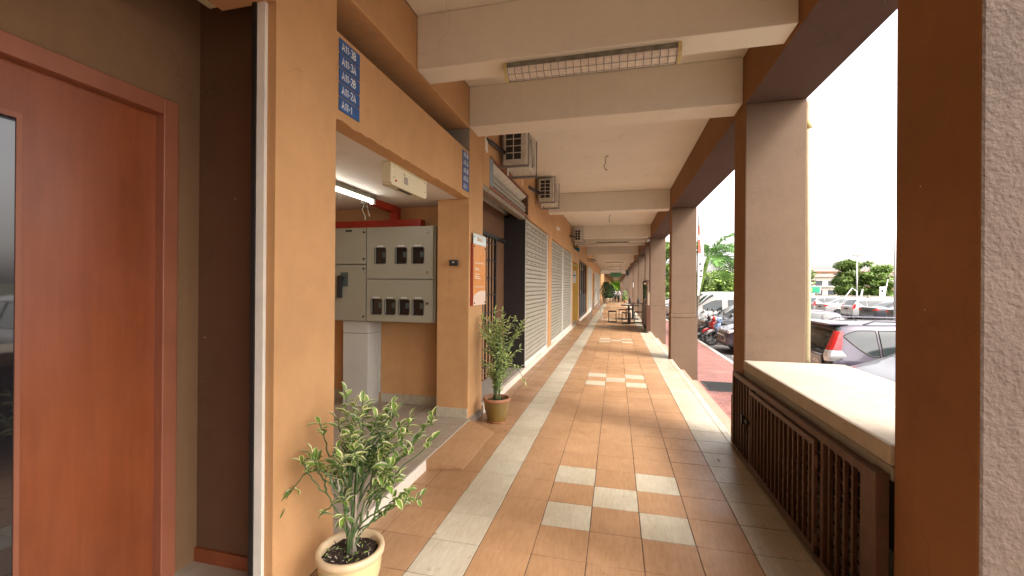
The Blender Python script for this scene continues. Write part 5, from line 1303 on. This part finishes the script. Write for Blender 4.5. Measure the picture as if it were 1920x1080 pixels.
# ------------------------------------------------------------------ lamp posts, far wall, signs, apartments
def lamp_post(x, y, H, label, r=.07, head=True):
    t = thing('street_lamp', (x, y, -.7), label, 'street lamp')
    MB().tube([(x, y, -.7), (x, y, -.7+H)], [r, r*.55], 12).build('post', ALU, t, smooth=True)
    if head: MB().box(x-.5, x+.5, y-.12, y+.12, -.7+H-.05, -.7+H+.06).build('lamp_head', CEMENT, t, bevel=.03)
lamp_post(29.3, 62, 6.3, 'tall slim lamp post in front of the bushy trees', .10)
lamp_post(9.84, 18.3, 5.5, 'pale pole hugging the edge of the near right pillar', .05, False)
WL = thing('boundary_wall', (30, 58, -.7), 'low beige boundary wall behind the far row of cars', 'wall')
MB().box(8, 75, 58, 58.25, -.7, .55).build('panels', APTW, WL); MB().box(8, 75, 57.95, 58.3, .55, .64).build('coping', CEMENT, WL)
for k in range(17): MB().box(8.5+4*k, 8.75+4*k, 57.9, 57.99, -.7, .7).build('post', CEMENT, WL)
gs = thing('shop_sign', (26.0, 59, 0), 'green signboard with yellow letters above the boundary wall', 'sign')
MB().box(20.8, 24.0, 58.9, 59.0, .93, 1.66).build('board', GRSIGN, gs)
MB().box(20.7, 24.1, 58.98, 59.06, .85, 1.74).build('frame', WHITEL, gs); MB().box(21.2, 21.3, 59.0, 59.1, -.7, .85).build('post', CEMENT, gs); MB().box(23.7, 23.8, 59.0, 59.1, -.7, .85).build('post', CEMENT, gs)
textmesh('EUROS', .56, (21.55, 58.89, 1.10), (1, 0, 0), (0, 0, 1), YTXT, gs, bold=.02, sx=1.0)
ap = MB(); ap.tube([(25.2, 57, -.7), (25.66, 57, .3), (26.47, 57, 1.54), (26.9, 57, 1.17), (27.0, 57, .2)], .07, 8)
ap2 = MB().tube([(27.1, 57, -.7), (27.5, 57, 1.4)], .09, 8); tag(ap2.build('leaning_pole', WHITEL), 'short white leaning pole right of the barrier frame', 'pole')
tag(ap.build('white_barrier', WHITEL), 'leaning white pipe barrier frame in front of the boundary wall', 'barrier')
sg2 = thing('white_signboard', (28.4, 55, -.7), 'white upright signboard on a leaning post at the right of the trees', 'sign')
MB().box(28.1, 28.6, 54.9, 55, .6, 1.7).build('board', WHITEL, sg2); MB().box(28.25, 28.42, 54.87, 54.9, 1.1, 1.35).build('print', INK, sg2)
MB().tube([(28.4, 55.1, -.7), (28.95, 55.1, 2.5), (29.6, 55.1, 2.25)], .06, 8).build('leaning_post', WHITEL, sg2); MB().tube([(28.15, 55.1, -.7), (28.15, 55.1, .6)], .03, 8).build('post', WHITEL, sg2)
def block(x0, x1, y, z1, m, label, floors, bays, roof=True):
    t = thing('apartment_block', ((x0+x1)/2, y, -.7), label, 'building', 'buildings on the skyline')
    MB().box(x0, x1, y, y+14, -.7, z1).build('walls', m, t)
    if roof: MB().prism([(y-.8, z1), (y+14.8, z1), (y+7, z1+1.1)], x0-.8, x1+.8, 'x').build('roof', ROOFT, t)
    for f in range(floors):
        zz = z1-(f+.75)*(z1+.7)/floors
        MB().box(x0+.3, x1-.3, y-.8, y-.02, zz-1.0, zz-.75).build('balcony_band', APTW, t)
        for b in range(bays):
            xx = x0+(x1-x0)*(b+.5)/bays; MB().box(xx-(x1-x0)/bays*.28, xx+(x1-x0)/bays*.28, y-.05, y+.05, zz-.6, zz+.9).build('window', WINM, t)
block(60, 98, 190, 8.0, APTP, 'long peach apartment block on the skyline left of the trees', 4, 9)
block(70, 84, 150, 4.6, APTP, 'lower peach building in front of the long apartment block', 3, 4)
block(52, 66, 150, 5.0, APTW, 'white gabled building beside the pipe on the skyline', 2, 4)
block(98, 150, 200, 8, APTW, 'pale building glimpsed right of the trees', 4, 6)
